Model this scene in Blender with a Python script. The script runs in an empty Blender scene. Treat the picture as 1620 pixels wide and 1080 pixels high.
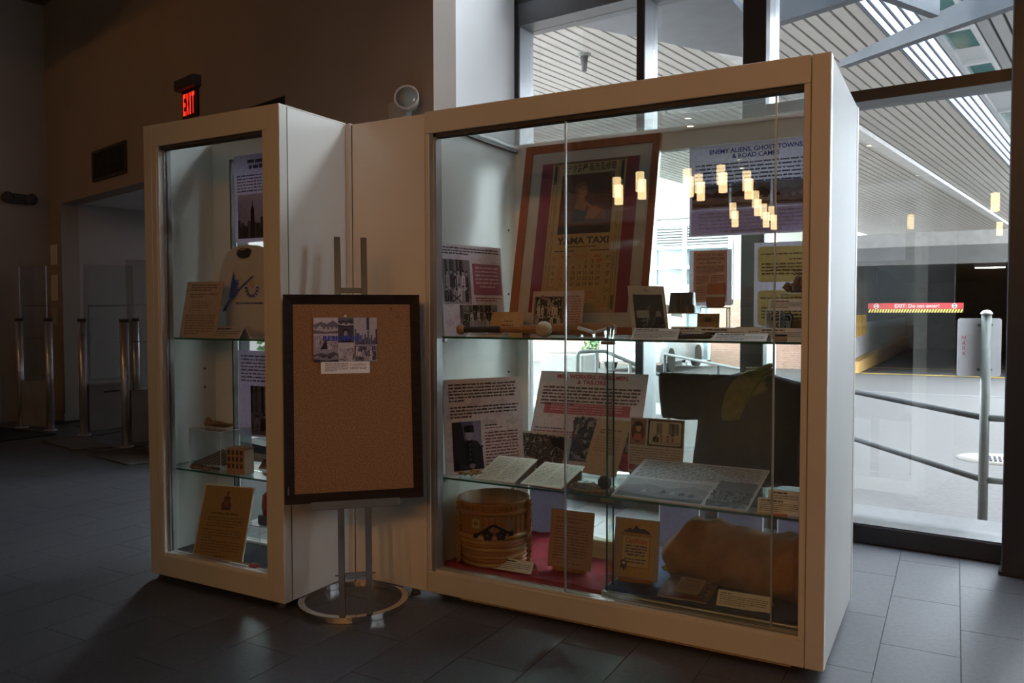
import bpy, bmesh, math, random
from mathutils import Vector, Matrix, Euler
# ------------------------------------------------------------------ camera, world, exposure
S = bpy.context.scene
COL = S.collection
rnd = random.Random(7)
PI = math.pi
cam_d = bpy.data.cameras.new('camera'); cam = bpy.data.objects.new('camera', cam_d); COL.objects.link(cam)
YAW, PITCH, ROLL = .5073, .0376, .0016
cam.matrix_world = (Matrix.Translation((.4023, -3.0698, 1.3542)) @ Matrix.Rotation(YAW, 4, 'Z')
                    @ Matrix.Rotation(PI/2 - PITCH, 4, 'X') @ Matrix.Rotation(-ROLL, 4, 'Z'))
cam_d.sensor_width = 36; cam_d.lens = 1263.2553/1620*36; cam_d.clip_start = .05; cam_d.clip_end = 400
S.camera = cam
S.view_settings.view_transform = 'Standard'; S.view_settings.look = 'None'
S.view_settings.gamma = 1; S.view_settings.use_curve_mapping = False
S.view_settings.exposure = 0.64
S.cycles.transparent_max_bounces = 48; S.cycles.max_bounces = 10; S.cycles.diffuse_bounces = 6
S.cycles.glossy_bounces = 4; S.cycles.sample_clamp_indirect = 6
S.cycles.use_adaptive_sampling = True; S.cycles.adaptive_threshold = .02
S.cycles.caustics_reflective = False; S.cycles.caustics_refractive = False
W = bpy.data.worlds.new('overcast_sky'); S.world = W; W.use_nodes = True
_n = W.node_tree.nodes; _l = W.node_tree.links
_bg = _n['Background']; _bg.inputs[1].default_value = 14.5
_tc = _n.new('ShaderNodeTexCoord'); _ns = _n.new('ShaderNodeTexNoise'); _ns.inputs['Scale'].default_value = 2.2; _ns.inputs['Detail'].default_value = 4
_cr = _n.new('ShaderNodeValToRGB')
_cr.color_ramp.elements[0].position = .3; _cr.color_ramp.elements[0].color = (.74, .84, .97, 1)
_cr.color_ramp.elements[1].position = .7; _cr.color_ramp.elements[1].color = (.95, .98, 1, 1)
_l.new(_tc.outputs['Generated'], _ns.inputs['Vector']); _l.new(_ns.outputs['Fac'], _cr.inputs[0]); _l.new(_cr.outputs[0], _bg.inputs[0])
LAMP_W = 1.0                                  # one dial for the warm lamps of the hall
WARM = (1.0, .43, .13)

# ------------------------------------------------------------------ materials
def lin(c):
    def f(v):
        v /= 255.
        return v/12.92 if v <= .04045 else ((v+.055)/1.055)**2.4
    return (f(c[0]), f(c[1]), f(c[2]), 1)
MATS = {}
def pm(name, c, rough=.5, metal=0., noise=6., amt=.12, bump=0., bscale=60., spec=.5, stretch=None, coat=0.):
    """principled material with a procedural colour variation (and relief)"""
    if name in MATS: return MATS[name]
    m = bpy.data.materials.new(name); m.use_nodes = True; nt = m.node_tree; N = nt.nodes; L = nt.links
    b = N['Principled BSDF']; b.inputs['Roughness'].default_value = rough; b.inputs['Metallic'].default_value = metal
    b.inputs['Specular IOR Level'].default_value = spec; b.inputs['Coat Weight'].default_value = coat
    tc = N.new('ShaderNodeTexCoord'); mp = N.new('ShaderNodeMapping'); L.new(tc.outputs['Object'], mp.inputs[0])
    if stretch: mp.inputs['Scale'].default_value = stretch
    no = N.new('ShaderNodeTexNoise'); no.inputs['Scale'].default_value = noise; no.inputs['Detail'].default_value = 5
    L.new(mp.outputs[0], no.inputs['Vector'])
    cr = N.new('ShaderNodeValToRGB'); c = lin(c) if max(c) > 1.0001 else tuple(c)+(1,)
    cr.color_ramp.elements[0].position = .3; cr.color_ramp.elements[1].position = .7
    cr.color_ramp.elements[0].color = tuple(max(0, v*(1-amt)) for v in c[:3])+(1,)
    cr.color_ramp.elements[1].color = tuple(min(1, v*(1+amt)) for v in c[:3])+(1,)
    L.new(no.outputs['Fac'], cr.inputs[0]); L.new(cr.outputs[0], b.inputs['Base Color'])
    if bump:
        n2 = N.new('ShaderNodeTexNoise'); n2.inputs['Scale'].default_value = bscale; n2.inputs['Detail'].default_value = 3
        L.new(mp.outputs[0], n2.inputs['Vector'])
        bp = N.new('ShaderNodeBump'); bp.inputs['Strength'].default_value = bump; bp.inputs['Distance'].default_value = .01
        L.new(n2.outputs['Fac'], bp.inputs['Height']); L.new(bp.outputs[0], b.inputs['Normal'])
    MATS[name] = m; return m
def glassmat(name, tint=(.96, .985, .975), f0=.045, haze=0., hazecol=(.8, .82, .82)):
    if name in MATS: return MATS[name]
    m = bpy.data.materials.new(name); m.use_nodes = True; nt = m.node_tree; N = nt.nodes; L = nt.links
    N.remove(N['Principled BSDF']); out = N['Material Output']
    tr = N.new('ShaderNodeBsdfTransparent'); tr.inputs[0].default_value = tint+(1,)
    gl = N.new('ShaderNodeBsdfGlossy'); gl.inputs['Roughness'].default_value = .0; gl.inputs[0].default_value = (1, 1, 1, 1)
    lw = N.new('ShaderNodeLayerWeight'); lw.inputs[0].default_value = .5
    pw = N.new('ShaderNodeMath'); pw.operation = 'POWER'; L.new(lw.outputs['Facing'], pw.inputs[0]); pw.inputs[1].default_value = 5
    ml = N.new('ShaderNodeMath'); ml.operation = 'MULTIPLY_ADD'; L.new(pw.outputs[0], ml.inputs[0]); ml.inputs[1].default_value = 1-f0; ml.inputs[2].default_value = f0
    mx = N.new('ShaderNodeMixShader'); L.new(ml.outputs[0], mx.inputs[0]); L.new(tr.outputs[0], mx.inputs[1]); L.new(gl.outputs[0], mx.inputs[2])
    last = mx
    if haze:
        df = N.new('ShaderNodeBsdfTranslucent'); df.inputs[0].default_value = hazecol+(1,)
        d2 = N.new('ShaderNodeBsdfDiffuse'); d2.inputs[0].default_value = hazecol+(1,)
        m0 = N.new('ShaderNodeMixShader'); m0.inputs[0].default_value = .35; L.new(df.outputs[0], m0.inputs[1]); L.new(d2.outputs[0], m0.inputs[2])
        no = N.new('ShaderNodeTexNoise'); no.inputs['Scale'].default_value = 3
        mm = N.new('ShaderNodeMath'); mm.operation = 'MULTIPLY'; mm.inputs[1].default_value = haze*2; L.new(no.outputs['Fac'], mm.inputs[0])
        m2 = N.new('ShaderNodeMixShader'); L.new(mm.outputs[0], m2.inputs[0]); L.new(mx.outputs[0], m2.inputs[1]); L.new(m0.outputs[0], m2.inputs[2]); last = m2
    L.new(last.outputs[0], out.inputs['Surface']); MATS[name] = m; return m
def emis(name, c, s, stripes=0):
    if name in MATS: return MATS[name]
    m = bpy.data.materials.new(name); m.use_nodes = True; nt = m.node_tree; N = nt.nodes; L = nt.links
    N.remove(N['Principled BSDF']); e = N.new('ShaderNodeEmission'); e.inputs[0].default_value = tuple(c)+(1,); e.inputs[1].default_value = s
    no = N.new('ShaderNodeTexNoise'); no.inputs['Scale'].default_value = 5
    ma = N.new('ShaderNodeMath'); ma.operation = 'MULTIPLY_ADD'; ma.inputs[1].default_value = s*.3; ma.inputs[2].default_value = s*.85
    L.new(no.outputs['Fac'], ma.inputs[0]); L.new(ma.outputs[0], e.inputs[1])
    L.new(e.outputs[0], N['Material Output'].inputs['Surface']); MATS[name] = m; return m
def translucent(name, c, f=.6):
    if name in MATS: return MATS[name]
    m = bpy.data.materials.new(name); m.use_nodes = True; nt = m.node_tree; N = nt.nodes; L = nt.links
    N.remove(N['Principled BSDF']); a = N.new('ShaderNodeBsdfTranslucent'); b = N.new('ShaderNodeBsdfDiffuse')
    no = N.new('ShaderNodeTexNoise'); no.inputs['Scale'].default_value = 8; cr = N.new('ShaderNodeValToRGB')
    cr.color_ramp.elements[0].color = tuple(v*.92 for v in c)+(1,); cr.color_ramp.elements[1].color = tuple(c)+(1,)
    L.new(no.outputs['Fac'], cr.inputs[0]); L.new(cr.outputs[0], a.inputs[0]); L.new(cr.outputs[0], b.inputs[0])
    mx = N.new('ShaderNodeMixShader'); mx.inputs[0].default_value = 1-f; L.new(a.outputs[0], mx.inputs[1]); L.new(b.outputs[0], mx.inputs[2])
    L.new(mx.outputs[0], N['Material Output'].inputs['Surface']); MATS[name] = m; return m
def inkmat(thin=False):
    nm = 'backlit_printed_ink' if thin else 'printed_ink'
    if nm in MATS: return MATS[nm]
    m = bpy.data.materials.new(nm); m.use_nodes = True; nt = m.node_tree; N = nt.nodes; L = nt.links
    b = N['Principled BSDF']; b.inputs['Roughness'].default_value = .55; b.inputs['Specular IOR Level'].default_value = .3
    at = N.new('ShaderNodeVertexColor'); at.layer_name = 'Col'
    tc = N.new('ShaderNodeTexCoord'); no = N.new('ShaderNodeTexNoise'); no.inputs['Scale'].default_value = 55; no.inputs['Detail'].default_value = 4
    L.new(tc.outputs['Object'], no.inputs['Vector'])
    ma = N.new('ShaderNodeMath'); ma.operation = 'MULTIPLY_ADD'; ma.inputs[1].default_value = .5; ma.inputs[2].default_value = .75
    L.new(no.outputs['Fac'], ma.inputs[0])
    mx = N.new('ShaderNodeMix'); mx.data_type = 'RGBA'; mx.blend_type = 'MULTIPLY'; mx.inputs[0].default_value = 1
    L.new(at.outputs[0], mx.inputs[6]); L.new(ma.outputs[0], mx.inputs[7]); L.new(mx.outputs[2], b.inputs['Base Color'])
    MATS[nm] = m
    if not thin: return m
    tl = N.new('ShaderNodeBsdfTranslucent'); L.new(mx.outputs[2], tl.inputs[0]); ms = N.new('ShaderNodeMixShader'); ms.inputs[0].default_value = .52
    L.new(b.outputs[0], ms.inputs[1]); L.new(tl.outputs[0], ms.inputs[2]); L.new(ms.outputs[0], N['Material Output'].inputs['Surface'])
    return m
def papery(m, f=.45):
    """let light through a sheet material"""
    N = m.node_tree.nodes; L = m.node_tree.links; b = N['Principled BSDF']; tl = N.new('ShaderNodeBsdfTranslucent'); src = b.inputs['Base Color'].links[0].from_socket
    L.new(src, tl.inputs[0]); ms = N.new('ShaderNodeMixShader'); ms.inputs[0].default_value = f
    L.new(b.outputs[0], ms.inputs[1]); L.new(tl.outputs[0], ms.inputs[2]); L.new(ms.outputs[0], N['Material Output'].inputs['Surface']); return m

CREAM = pm('cream_painted_panel', (.77, .76, .71), .38, noise=2, amt=.03)
CREAMD = pm('cream_frame_profile', (.66, .64, .57), .42, noise=2, amt=.03)
SEAM = pm('dark_seam_gasket', (.05, .045, .04), .7)
TRACK = pm('grey_aluminium_track', (.42, .43, .43), .35, .6)
GLASS = glassmat('clear_pane_glass')
GLASS_FRONT = glassmat('front_pane_glass', (.965, .985, .975), .05)
WGLASS = glassmat('window_pane_glass', (.95, .97, .97), .05)
SHELFG = glassmat('shelf_glass', (.90, .97, .94), .05)
EDGE = pm('green_glass_edge', (.02, .12, .085), .15, noise=9, amt=.5)
CEILG = glassmat('dusty_top_glass', (.96, .97, .975), .07, .1)
ACRY = glassmat('clear_acrylic', (.93, .95, .96), .055, .03, (.75, .78, .8))
EDGEW = pm('bright_acrylic_edge', (.75, .8, .82), .2, noise=9, amt=.2)
CHROME = pm('polished_chrome', (.78, .76, .73), .08, 1., noise=3, amt=.05)
SHADERAIL = pm('backlit_rail_steel', (.055, .06, .066), .55, .2, noise=14, amt=.12)  # galvanised rail darkened, its backlit look put into the colour
STEEL = pm('galvanised_steel', (.20, .225, .22), .5, .3, noise=14, amt=.12)
BLACKM = pm('black_anodised_frame', (.022, .022, .026), .35, .3, noise=8, amt=.1)
DAYLIT = pm('daylit_mullion_side', (.55, .57, .6), .3, .6, noise=8, amt=.06)  # pale copy of the frame metal, daylight put into its colour
WHITE = pm('white_card', (.86, .85, .85), .6, noise=20, amt=.03)
FOAM = pm('white_foam_board', (.82, .81, .81), .6, noise=20, amt=.03)
MAUVE = pm('pale_mauve_board', (.60, .53, .56), .6, noise=9, amt=.12)
GREYB = papery(pm('grey_mauve_board', (.88, .87, .9), .6, noise=9, amt=.04), .7)

# ------------------------------------------------------------------ mesh helpers
def link(o, parent=None):
    COL.objects.link(o)
    if parent is not None: o.parent = parent
    return o
class MB:
    """collects geometry; build() makes ONE mesh object"""
    def __init__(s): s.v = []; s.f = []; s.mi = []; s.sm = []
    def add(s, vs, fs, mi=0, sm=False):
        o = len(s.v); s.v += [tuple(v) for v in vs]; s.f += [tuple(i+o for i in f) for f in fs]
        s.mi += [mi]*len(fs); s.sm += [sm]*len(fs); return s
    def box(s, x0, x1, y0, y1, z0, z1, mi=0, edge=None):
        vs = [(x, y, z) for z in (z0, z1) for y in (y0, y1) for x in (x0, x1)]
        fs = [(0, 2, 3, 1), (4, 5, 7, 6), (0, 1, 5, 4), (2, 6, 7, 3), (0, 4, 6, 2), (1, 3, 7, 5)]
        s.add(vs, fs, mi)
        if edge is not None:               # faces other than the two largest get the edge material
            dx, dy, dz = x1-x0, y1-y0, z1-z0
            ar = [dx*dy, dx*dy, dx*dz, dx*dz, dy*dz, dy*dz]; mx = max(ar)
            for k in range(6):
                if ar[k] < mx*.999: s.mi[-6+k] = edge
        return s
    def bbox(s, x0, x1, y0, y1, z0, z1, b=.004, mi=0):
        """chamfered box"""
        bm = bmesh.new(); bmesh.ops.create_cube(bm, size=1)
        for v in bm.verts: v.co = Vector(((x0+x1)/2+v.co.x*(x1-x0), (y0+y1)/2+v.co.y*(y1-y0), (z0+z1)/2+v.co.z*(z1-z0)))
        bmesh.ops.bevel(bm, geom=bm.edges[:], offset=b, segments=1, affect='EDGES')
        bm.verts.index_update(); s.add([v.co for v in bm.verts], [[v.index for v in f.verts] for f in bm.faces], mi); bm.free(); return s
    def tube(s, pts, r, n=10, mi=0, caps=True, closed=False, sm=True):
        pts = [Vector(p) for p in pts]; rr = r if isinstance(r, (list, tuple)) else [r]*len(pts)
        rings = []; up = None
        for i, p in enumerate(pts):
            a = pts[i-1] if (i > 0 or closed) else p; b = pts[(i+1) % len(pts)] if (i < len(pts)-1 or closed) else p
            t = (b-a).normalized()
            if up is None:
                up = Vector((0, 0, 1)) if abs(t.z) < .9 else Vector((1, 0, 0))
            u = (up - t*up.dot(t)); u = u.normalized() if u.length > 1e-6 else t.orthogonal().normalized()
            up = u; w = t.cross(u)
            rings.append([p+u*math.cos(2*PI*k/n)*rr[i]+w*math.sin(2*PI*k/n)*rr[i] for k in range(n)])
        vs = [v for rg in rings for v in rg]; fs = []
        m = len(pts)
        for i in range(m if closed else m-1):
            j = (i+1) % m
            fs += [(i*n+k, i*n+(k+1) % n, j*n+(k+1) % n, j*n+k) for k in range(n)]
        s.add(vs, fs, mi, sm)
        if caps and not closed:
            o = len(s.v)-len(vs)
            s.f += [tuple(o+k for k in reversed(range(n))), tuple(o+(m-1)*n+k for k in range(n))]; s.mi += [mi]*2; s.sm += [False]*2
        return s
    def lathe(s, prof, n=24, c=(0, 0, 0), mi=0, sm=True, sx=1, sy=1):
        """profile [(r,z)...] around z"""
        vs = []; fs = []
        for r, z in prof:
            vs += [(c[0]+r*math.cos(2*PI*k/n)*sx, c[1]+r*math.sin(2*PI*k/n)*sy, c[2]+z) for k in range(n)]
        for i in range(len(prof)-1):
            fs += [(i*n+k, i*n+(k+1) % n, (i+1)*n+(k+1) % n, (i+1)*n+k) for k in range(n)]
        s.add(vs, fs, mi, sm); return s
    def prism(s, poly, d0, d1, axis='y', mi=0):
        """polygon [(a,b)] extruded along an axis: y -> (a,y,b), z -> (a,b,z), x -> (x,a,b)"""
        def P(a, b, d): return {'y': (a, d, b), 'z': (a, b, d), 'x': (d, a, b)}[axis]
        n = len(poly); vs = [P(a, b, d0) for a, b in poly]+[P(a, b, d1) for a, b in poly]
        fs = [tuple(range(n)), tuple(reversed(range(n, 2*n)))]+[(i, i+n, (i+1) % n+n, (i+1) % n) for i in range(n)]
        s.add(vs, fs, mi); return s
    def mesh(s, name, mats):
        me = bpy.data.meshes.new(name); me.from_pydata(s.v, [], s.f); me.validate(clean_customdata=False)
        for m in (mats if isinstance(mats, (list, tuple)) else [mats]): me.materials.append(m)
        if len(me.polygons) == len(s.mi):
            me.polygons.foreach_set('material_index', s.mi); me.polygons.foreach_set('use_smooth', s.sm)
        bm = bmesh.new(); bm.from_mesh(me); bmesh.ops.recalc_face_normals(bm, faces=bm.faces[:]); bm.to_mesh(me); bm.free()
        me.update(); return me
    def build(s, name, mats, parent=None, loc=None, rot=None):
        o = link(bpy.data.objects.new(name, s.mesh(name, mats)), parent)
        if loc is not None: o.location = loc
        if rot is not None: o.rotation_euler = rot
        return o
def bx(name, x0, x1, y0, y1, z0, z1, m, parent=None, b=0.): 
    mb = MB()
    mb.bbox(x0, x1, y0, y1, z0, z1, b) if b else mb.box(x0, x1, y0, y1, z0, z1)
    return mb.build(name, m, parent)
def tag(o, label, cat, group=None):
    o['label'] = label; o['category'] = cat
    if group: o['group'] = group
    return o
def thing(name, label, cat, loc=(0, 0, 0), rz=0, group=None, rot=None):
    o = link(bpy.data.objects.new(name, None)); o.location = loc; o.rotation_euler = rot or (0, 0, rz); o.empty_display_size = .05
    return tag(o, label, cat, group)
def struct(o): o['kind'] = 'structure'; return o
def sub(o, label): o['label'] = label; return o
def pane(name, x0, x1, y0, y1, z0, z1, parent, m=GLASS, e=EDGE):
    return MB().box(x0, x1, y0, y1, z0, z1, 0, 1).build(name, [m, e], parent)

# ------------------------------------------------------------------ flat print (posters, photographs, lettering)
_tc_cache = {}
def text_geo(s, bold=0.):
    k = (s, bold)
    if k in _tc_cache: return _tc_cache[k]
    cu = bpy.data.curves.new('lettering', 'FONT'); cu.body = s; cu.size = 1; cu.offset = bold; cu.resolution_u = 3; cu.fill_mode = 'FRONT'
    ob = bpy.data.objects.new('lettering', cu); COL.objects.link(ob); dg = bpy.context.evaluated_depsgraph_get(); dg.update()
    me = bpy.data.meshes.new_from_object(ob.evaluated_get(dg))
    vs = [(v.co.x, v.co.y) for v in me.vertices]; fs = [tuple(p.vertices) for p in me.polygons]
    bpy.data.objects.remove(ob); bpy.data.curves.remove(cu); bpy.data.meshes.remove(me)
    if vs:
        x0 = min(v[0] for v in vs); x1 = max(v[0] for v in vs); y0 = min(v[1] for v in vs); y1 = max(v[1] for v in vs)
    else: x0 = x1 = y0 = y1 = 0
    _tc_cache[k] = (vs, fs, x0, x1, y0, y1); return _tc_cache[k]
class Print:
    """flat coloured shapes on the face y=0 of a board, in metres (u right, v up)"""
    def __init__(s, seed=1): s.v = []; s.f = []; s.c = []; s.r = random.Random(seed)
    def poly(s, pts, col, lay=1):
        o = len(s.v); y = -.0005-.00025*lay
        s.v += [(u, y, v) for u, v in pts]; s.f.append(tuple(range(o, o+len(pts)))); s.c.append(lin(col)); return s
    def rect(s, x0, y0, x1, y1, col, lay=1): return s.poly([(x0, y0), (x1, y0), (x1, y1), (x0, y1)], col, lay)
    def ell(s, cx, cy, rx, ry, col, lay=2, n=10): return s.poly([(cx+rx*math.cos(2*PI*k/n), cy+ry*math.sin(2*PI*k/n)) for k in range(n)], col, lay)
    def frame(s, x0, y0, x1, y1, t, col, lay=2):
        s.rect(x0, y0, x1, y0+t, col, lay); s.rect(x0, y1-t, x1, y1, col, lay); s.rect(x0, y0+t, x0+t, y1-t, col, lay); return s.rect(x1-t, y0+t, x1, y1-t, col, lay)
    def line(s, a, b, w, col, lay=3):
        d = Vector((b[0]-a[0], b[1]-a[1])); n = Vector((-d.y, d.x)).normalized()*w/2
        return s.poly([(a[0]+n.x, a[1]+n.y), (a[0]-n.x, a[1]-n.y), (b[0]-n.x, b[1]-n.y), (b[0]+n.x, b[1]+n.y)], col, lay)
    def words(s, x0, ytop, x1, n, lh, col, size=.42, last=.5, lay=3, center=False):
        for i in range(n):
            y = ytop-lh*(i+1)+lh*(1-size)/2; xe = x1 if i < n-1 else x0+(x1-x0)*last
            x = x0 + ((x1-x0)*(1-last)/2 if center and i == n-1 else 0)
            if center and i == n-1: xe = x1-(x1-x0)*(1-last)/2
            while x < xe-lh*.5:
                w = min(lh*s.r.uniform(.6, 2.6), xe-x); s.rect(x, y, x+w, y+lh*size*s.r.uniform(.8, 1.15), col, lay); x += w+lh*.28
        return s
    def text(s, t, u, v, h, col, align='C', width=None, lay=4, bold=.012, rot=0, shear=0):
        vs, fs, x0, x1, y0, y1 = text_geo(t, bold)
        if not vs: return s
        k = h/.7; kx = k if width is None else width/(x1-x0)
        off = {'C': -(x0+x1)/2, 'L': -x0, 'R': -x1}[align]; o = len(s.v); y = -.0005-.00025*lay
        c, sn = math.cos(rot), math.sin(rot)
        for a, b in vs:
            p, q = (a+off)*kx+b*k*shear, b*k
            s.v.append((u+p*c-q*sn, y, v+p*sn+q*c))
        s.f += [tuple(i+o for i in f) for f in fs]; s.c += [lin(col)]*len(fs); return s
    # --- generic photographs
    def ph_group(s, x0, y0, x1, y1, rows=2, n=7, tone=(235, 225, 230), dark=(40, 34, 46), front=True):
        s.rect(x0, y0, x1, y1, tuple(int(v*.62) for v in tone)); w = x1-x0; h = y1-y0; r = s.r
        for k in range(9):
            a = x0+w*r.random()*.9; s.rect(a, y0+h*.45, a+w*.08, y1-h*.02*r.random(), [dark, tuple(int(v*.45) for v in tone), tuple(int(v*.3) for v in tone)][k % 3], 1.5)
        s.rect(x0, y0, x1, y0+h*.12, tuple(int(v*.75) for v in tone), 1.5)
        for i in reversed(range(rows)):
            for k in range(n):
                cx = x0+w*(.06+.88*(k+.5+(.25 if i % 2 else 0))/(n+.3)); by = y0+h*(.06+.25*i+r.uniform(-.02, .03)); ph = h*(.44 if i else .36)*r.uniform(.88, 1.08); bw = w/n*r.uniform(.34, .5); cx += w/n*r.uniform(-.12, .12); cx = min(max(cx, x0+bw), x1-bw)
                g = r.choice([tone, tuple(int(v*.82) for v in tone), dark, tuple(int(v*.35) for v in tone)])
                L = 2+(rows-i)*.4
                s.poly([(cx-bw, by), (cx+bw, by), (cx+bw*.9, by+ph*.68), (cx+bw*.45, by+ph*.78), (cx-bw*.45, by+ph*.78), (cx-bw*.9, by+ph*.68)], g, L)
                s.ell(cx, by+ph*.9, bw*.45, ph*.14, tuple(int(v*.85) for v in tone), L+.1, 8)
                s.poly([(cx-bw*.45, by+ph*.93), (cx+bw*.45, by+ph*.93), (cx+bw*.35, by+ph*1.06), (cx-bw*.35, by+ph*1.06)], dark, L+.2)
                s.line((cx, by+ph*.1), (cx+bw*.2, by+ph*.62), bw*.2, dark if g != dark else tone, L+.2)
        return s
    def ph_noise(s, x0, y0, x1, y1, n=160, cols=((20, 18, 22), (120, 112, 112), (210, 200, 196)), sky=.0, ln=.08):
        w, h = x1-x0, y1-y0; s.rect(x0, y0, x1, y1, cols[1])
        for k in range(n):
            a = x0+w*s.r.random(); b = y0+h*(1-sky)*s.r.random(); L = ln*h*s.r.uniform(.5, 1.6); t = s.r.uniform(-1, 1)+PI/2*s.r.choice([0, .6, 1])
            c = (min(max(a+L*math.cos(t), x0), x1), min(max(b+L*math.sin(t), y0), y1))
            if abs(c[0]-a)+abs(c[1]-b) > 1e-4: s.line((a, b), c, L*.22, s.r.choice(cols), 2+k*.004)
        return s
    def ph_scape(s, x0, y0, x1, y1, sky=(205, 198, 205), hill=(90, 84, 96), land=(150, 142, 148), dark=(40, 30, 36), huts=5):
        w, h = x1-x0, y1-y0; s.rect(x0, y0, x1, y1, sky)
        s.poly([(x0, y0+h*.4), (x1, y0+h*.4), (x1, y0+h*.62), (x0+w*.8, y0+h*.82), (x0+w*.55, y0+h*.6), (x0+w*.3, y0+h*.74), (x0, y0+h*.56)], hill, 1.5)
        s.rect(x0, y0, x1, y0+h*.42, land, 2)
        s.poly([(x0, y0), (x1, y0), (x1, y0+h*.18), (x0+w*.5, y0+h*.1), (x0, y0+h*.24)], dark, 2.2)
        for k in range(huts):
            a = x0+w*(k+.3)/huts; b = y0+h*(.26+.1*s.r.random()); q = w/huts*.55
            s.poly([(a, b), (a+q, b), (a+q, b+h*.1), (a+q/2, b+h*.19), (a, b+h*.1)], s.r.choice([dark, sky, hill]), 2.4)
        return s
    def build(s, parent, name='print', label=None, thin=False):
        me = bpy.data.meshes.new(name); me.from_pydata(s.v, [], s.f)
        ca = me.color_attributes.new('Col', 'FLOAT_COLOR', 'CORNER'); buf = []
        for p, c in zip(me.polygons, s.c): buf += list(c)*p.loop_total
        ca.data.foreach_set('color', buf); me.materials.append(inkmat(thin)); me.update()
        o = link(bpy.data.objects.new(name, me), parent)
        if label: o['label'] = label
        return o
def board(name, label, cat, x, y, z, th, lean, w, h, t=.005, m=None, pr=None, strut=True, group=None, prname='print'):
    """stiff sheet standing on its lower edge; origin at the middle of that edge, front face local y=0"""
    mb = MB().box(-w/2, w/2, 0, t, 0, h)
    o = tag(mb.build(name, m or FOAM, None, (x, y, z), (-math.radians(lean), 0, math.radians(th))), label, cat, group)
    if pr: pr.build(o, prname, None, m is GREYB)
    if strut and 3 < lean < 40:
        a = math.radians(lean); zz = h*.55; L = zz*math.sin(a)          # prop from the back down to the shelf
        ft = max(.02, zz*math.cos(a)*.3)
        wd = Vector((0, L+t+ft, 0)); wd.rotate(Euler((a, 0, 0)))         # world-horizontal run in board space
        bz = Vector((0, 0, 0)); q = Vector((0, zz*math.sin(a)+ft, 0)); q.rotate(Euler((a, 0, 0)))
        MB().prism([(t, zz), (t, zz-.012), (q.y, q.z), (q.y+.006, q.z+.004)], -.012, .012, 'x').build('prop', m or FOAM, o)
    return o
def tent(name, label, x, y, z, th, lean, w, h, pr=None, group=None, m=None):
    """folded caption card"""
    a = math.radians(lean); hz = h*math.cos(a); hy = h*math.sin(a); t = .0012
    mb = MB(); mb.prism([(0, 0), (hy, hz), (hy*2, 0), (hy*2-t*1.5, 0), (hy, hz-t*2), (t*1.5, 0)], -w/2, w/2, 'x')
    o = tag(mb.build(name, m or WHITE, None, (x, y, z), (0, 0, math.radians(th))), label, 'label card', group)
    if pr:
        p = pr.build(o, 'caption'); p.rotation_euler = (-a, 0, 0)
    return o

# ================================================================== THE SETTING
TILE = pm('slate_grey_floor_tile', (.072, .074, .090), .45, noise=45, amt=.22, bump=.06, bscale=220, spec=.95)
GROUT = pm('dark_grout', (.03, .03, .033), .8)
WALLM = pm('taupe_painted_wall', (.40, .33, .285), .75, noise=1.2, amt=.06)
WALLW = pm('white_painted_wall', (.84, .84, .84), .7, noise=1.2, amt=.03)
CEILM = pm('dark_ceiling_paint', (.07, .065, .06), .8, noise=2)
floor = struct(bx('floor', -11.5, 10.5, -27, -.0, -.06, -.004, GROUT))
_fx = MB(); _fx.prism([(-11.5, 0), (10.4, 0), (10.4, 1.0), (1.9, 1.83), (-2.5, 2.2), (-2.6, 1.27), (-9.85, 3.02), (-11.5, 3.4)], -.06, -.005, 'z')
sub(_fx.build('floor_border', GROUT, floor), 'dark floor screed under the tiles along the walls')
TW, TL = .2865, .622
_tm = MB(); _tm.box(-TW/2+.0015, TW/2-.0015, -TL/2+.0015, TL/2-.0015, -.006, 0); _tmesh = _tm.mesh('tile', TILE)
def inside(x, y):
    if y > 2.35-.0963*x and x > -2.55: return False
    if x <= -2.55 and y > 1.5-(x+2.59)*.2408: return False
    return -9.9 < x < 10.2
cands = []
for i in range(-36, 36):
    for j in range(-45, 8):
        x = .155+TW*(i+.5); y = .465+TL*(j+.5)+(TL/2 if i % 2 else 0)
        if not inside(x, y+.2): continue
        rel = Vector((x-.4, y+3.07)); dep = -rel.x*math.sin(YAW)+rel.y*math.cos(YAW); side = rel.x*math.cos(YAW)+rel.y*math.sin(YAW)
        vis = dep > 2.2 and abs(side) < dep*.72
        under = (-1.75 < x < -.15 and .1 < y < .85)
        cands.append((not vis or under, rel.length, x, y))
cands.sort(); field = MB()
for k, (nv, d, x, y) in enumerate(cands):
    if k < 290: 
        o = link(bpy.data.objects.new('tile', _tmesh), floor); o.location = (x, y, 0)
    else: field.box(x-TW/2+.0015, x+TW/2-.0015, y-TL/2+.0015, y+TL/2-.0015, -.006, 0)
o = field.build('tile_field', TILE, floor); o['kind'] = 'stuff'; o['label'] = 'slate grey floor tiles of the rest of the hall'
struct(MB().box(-11.5, 10.5, -27, 0, 5.6, 5.75).box(-11.5, 10.5, 0, 1.9, 5.6, 5.75).box(-11.5, -2.4, 1.72, 3.6, 5.6, 5.75).box(-2.4, .8, 1.72, 2.2, 5.6, 5.75).build('ceiling', CEILM))
struct(bx('wall_back', -12.2, -7.6, -26.2, -26, -.1, 5.7, WALLM)) 
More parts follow.
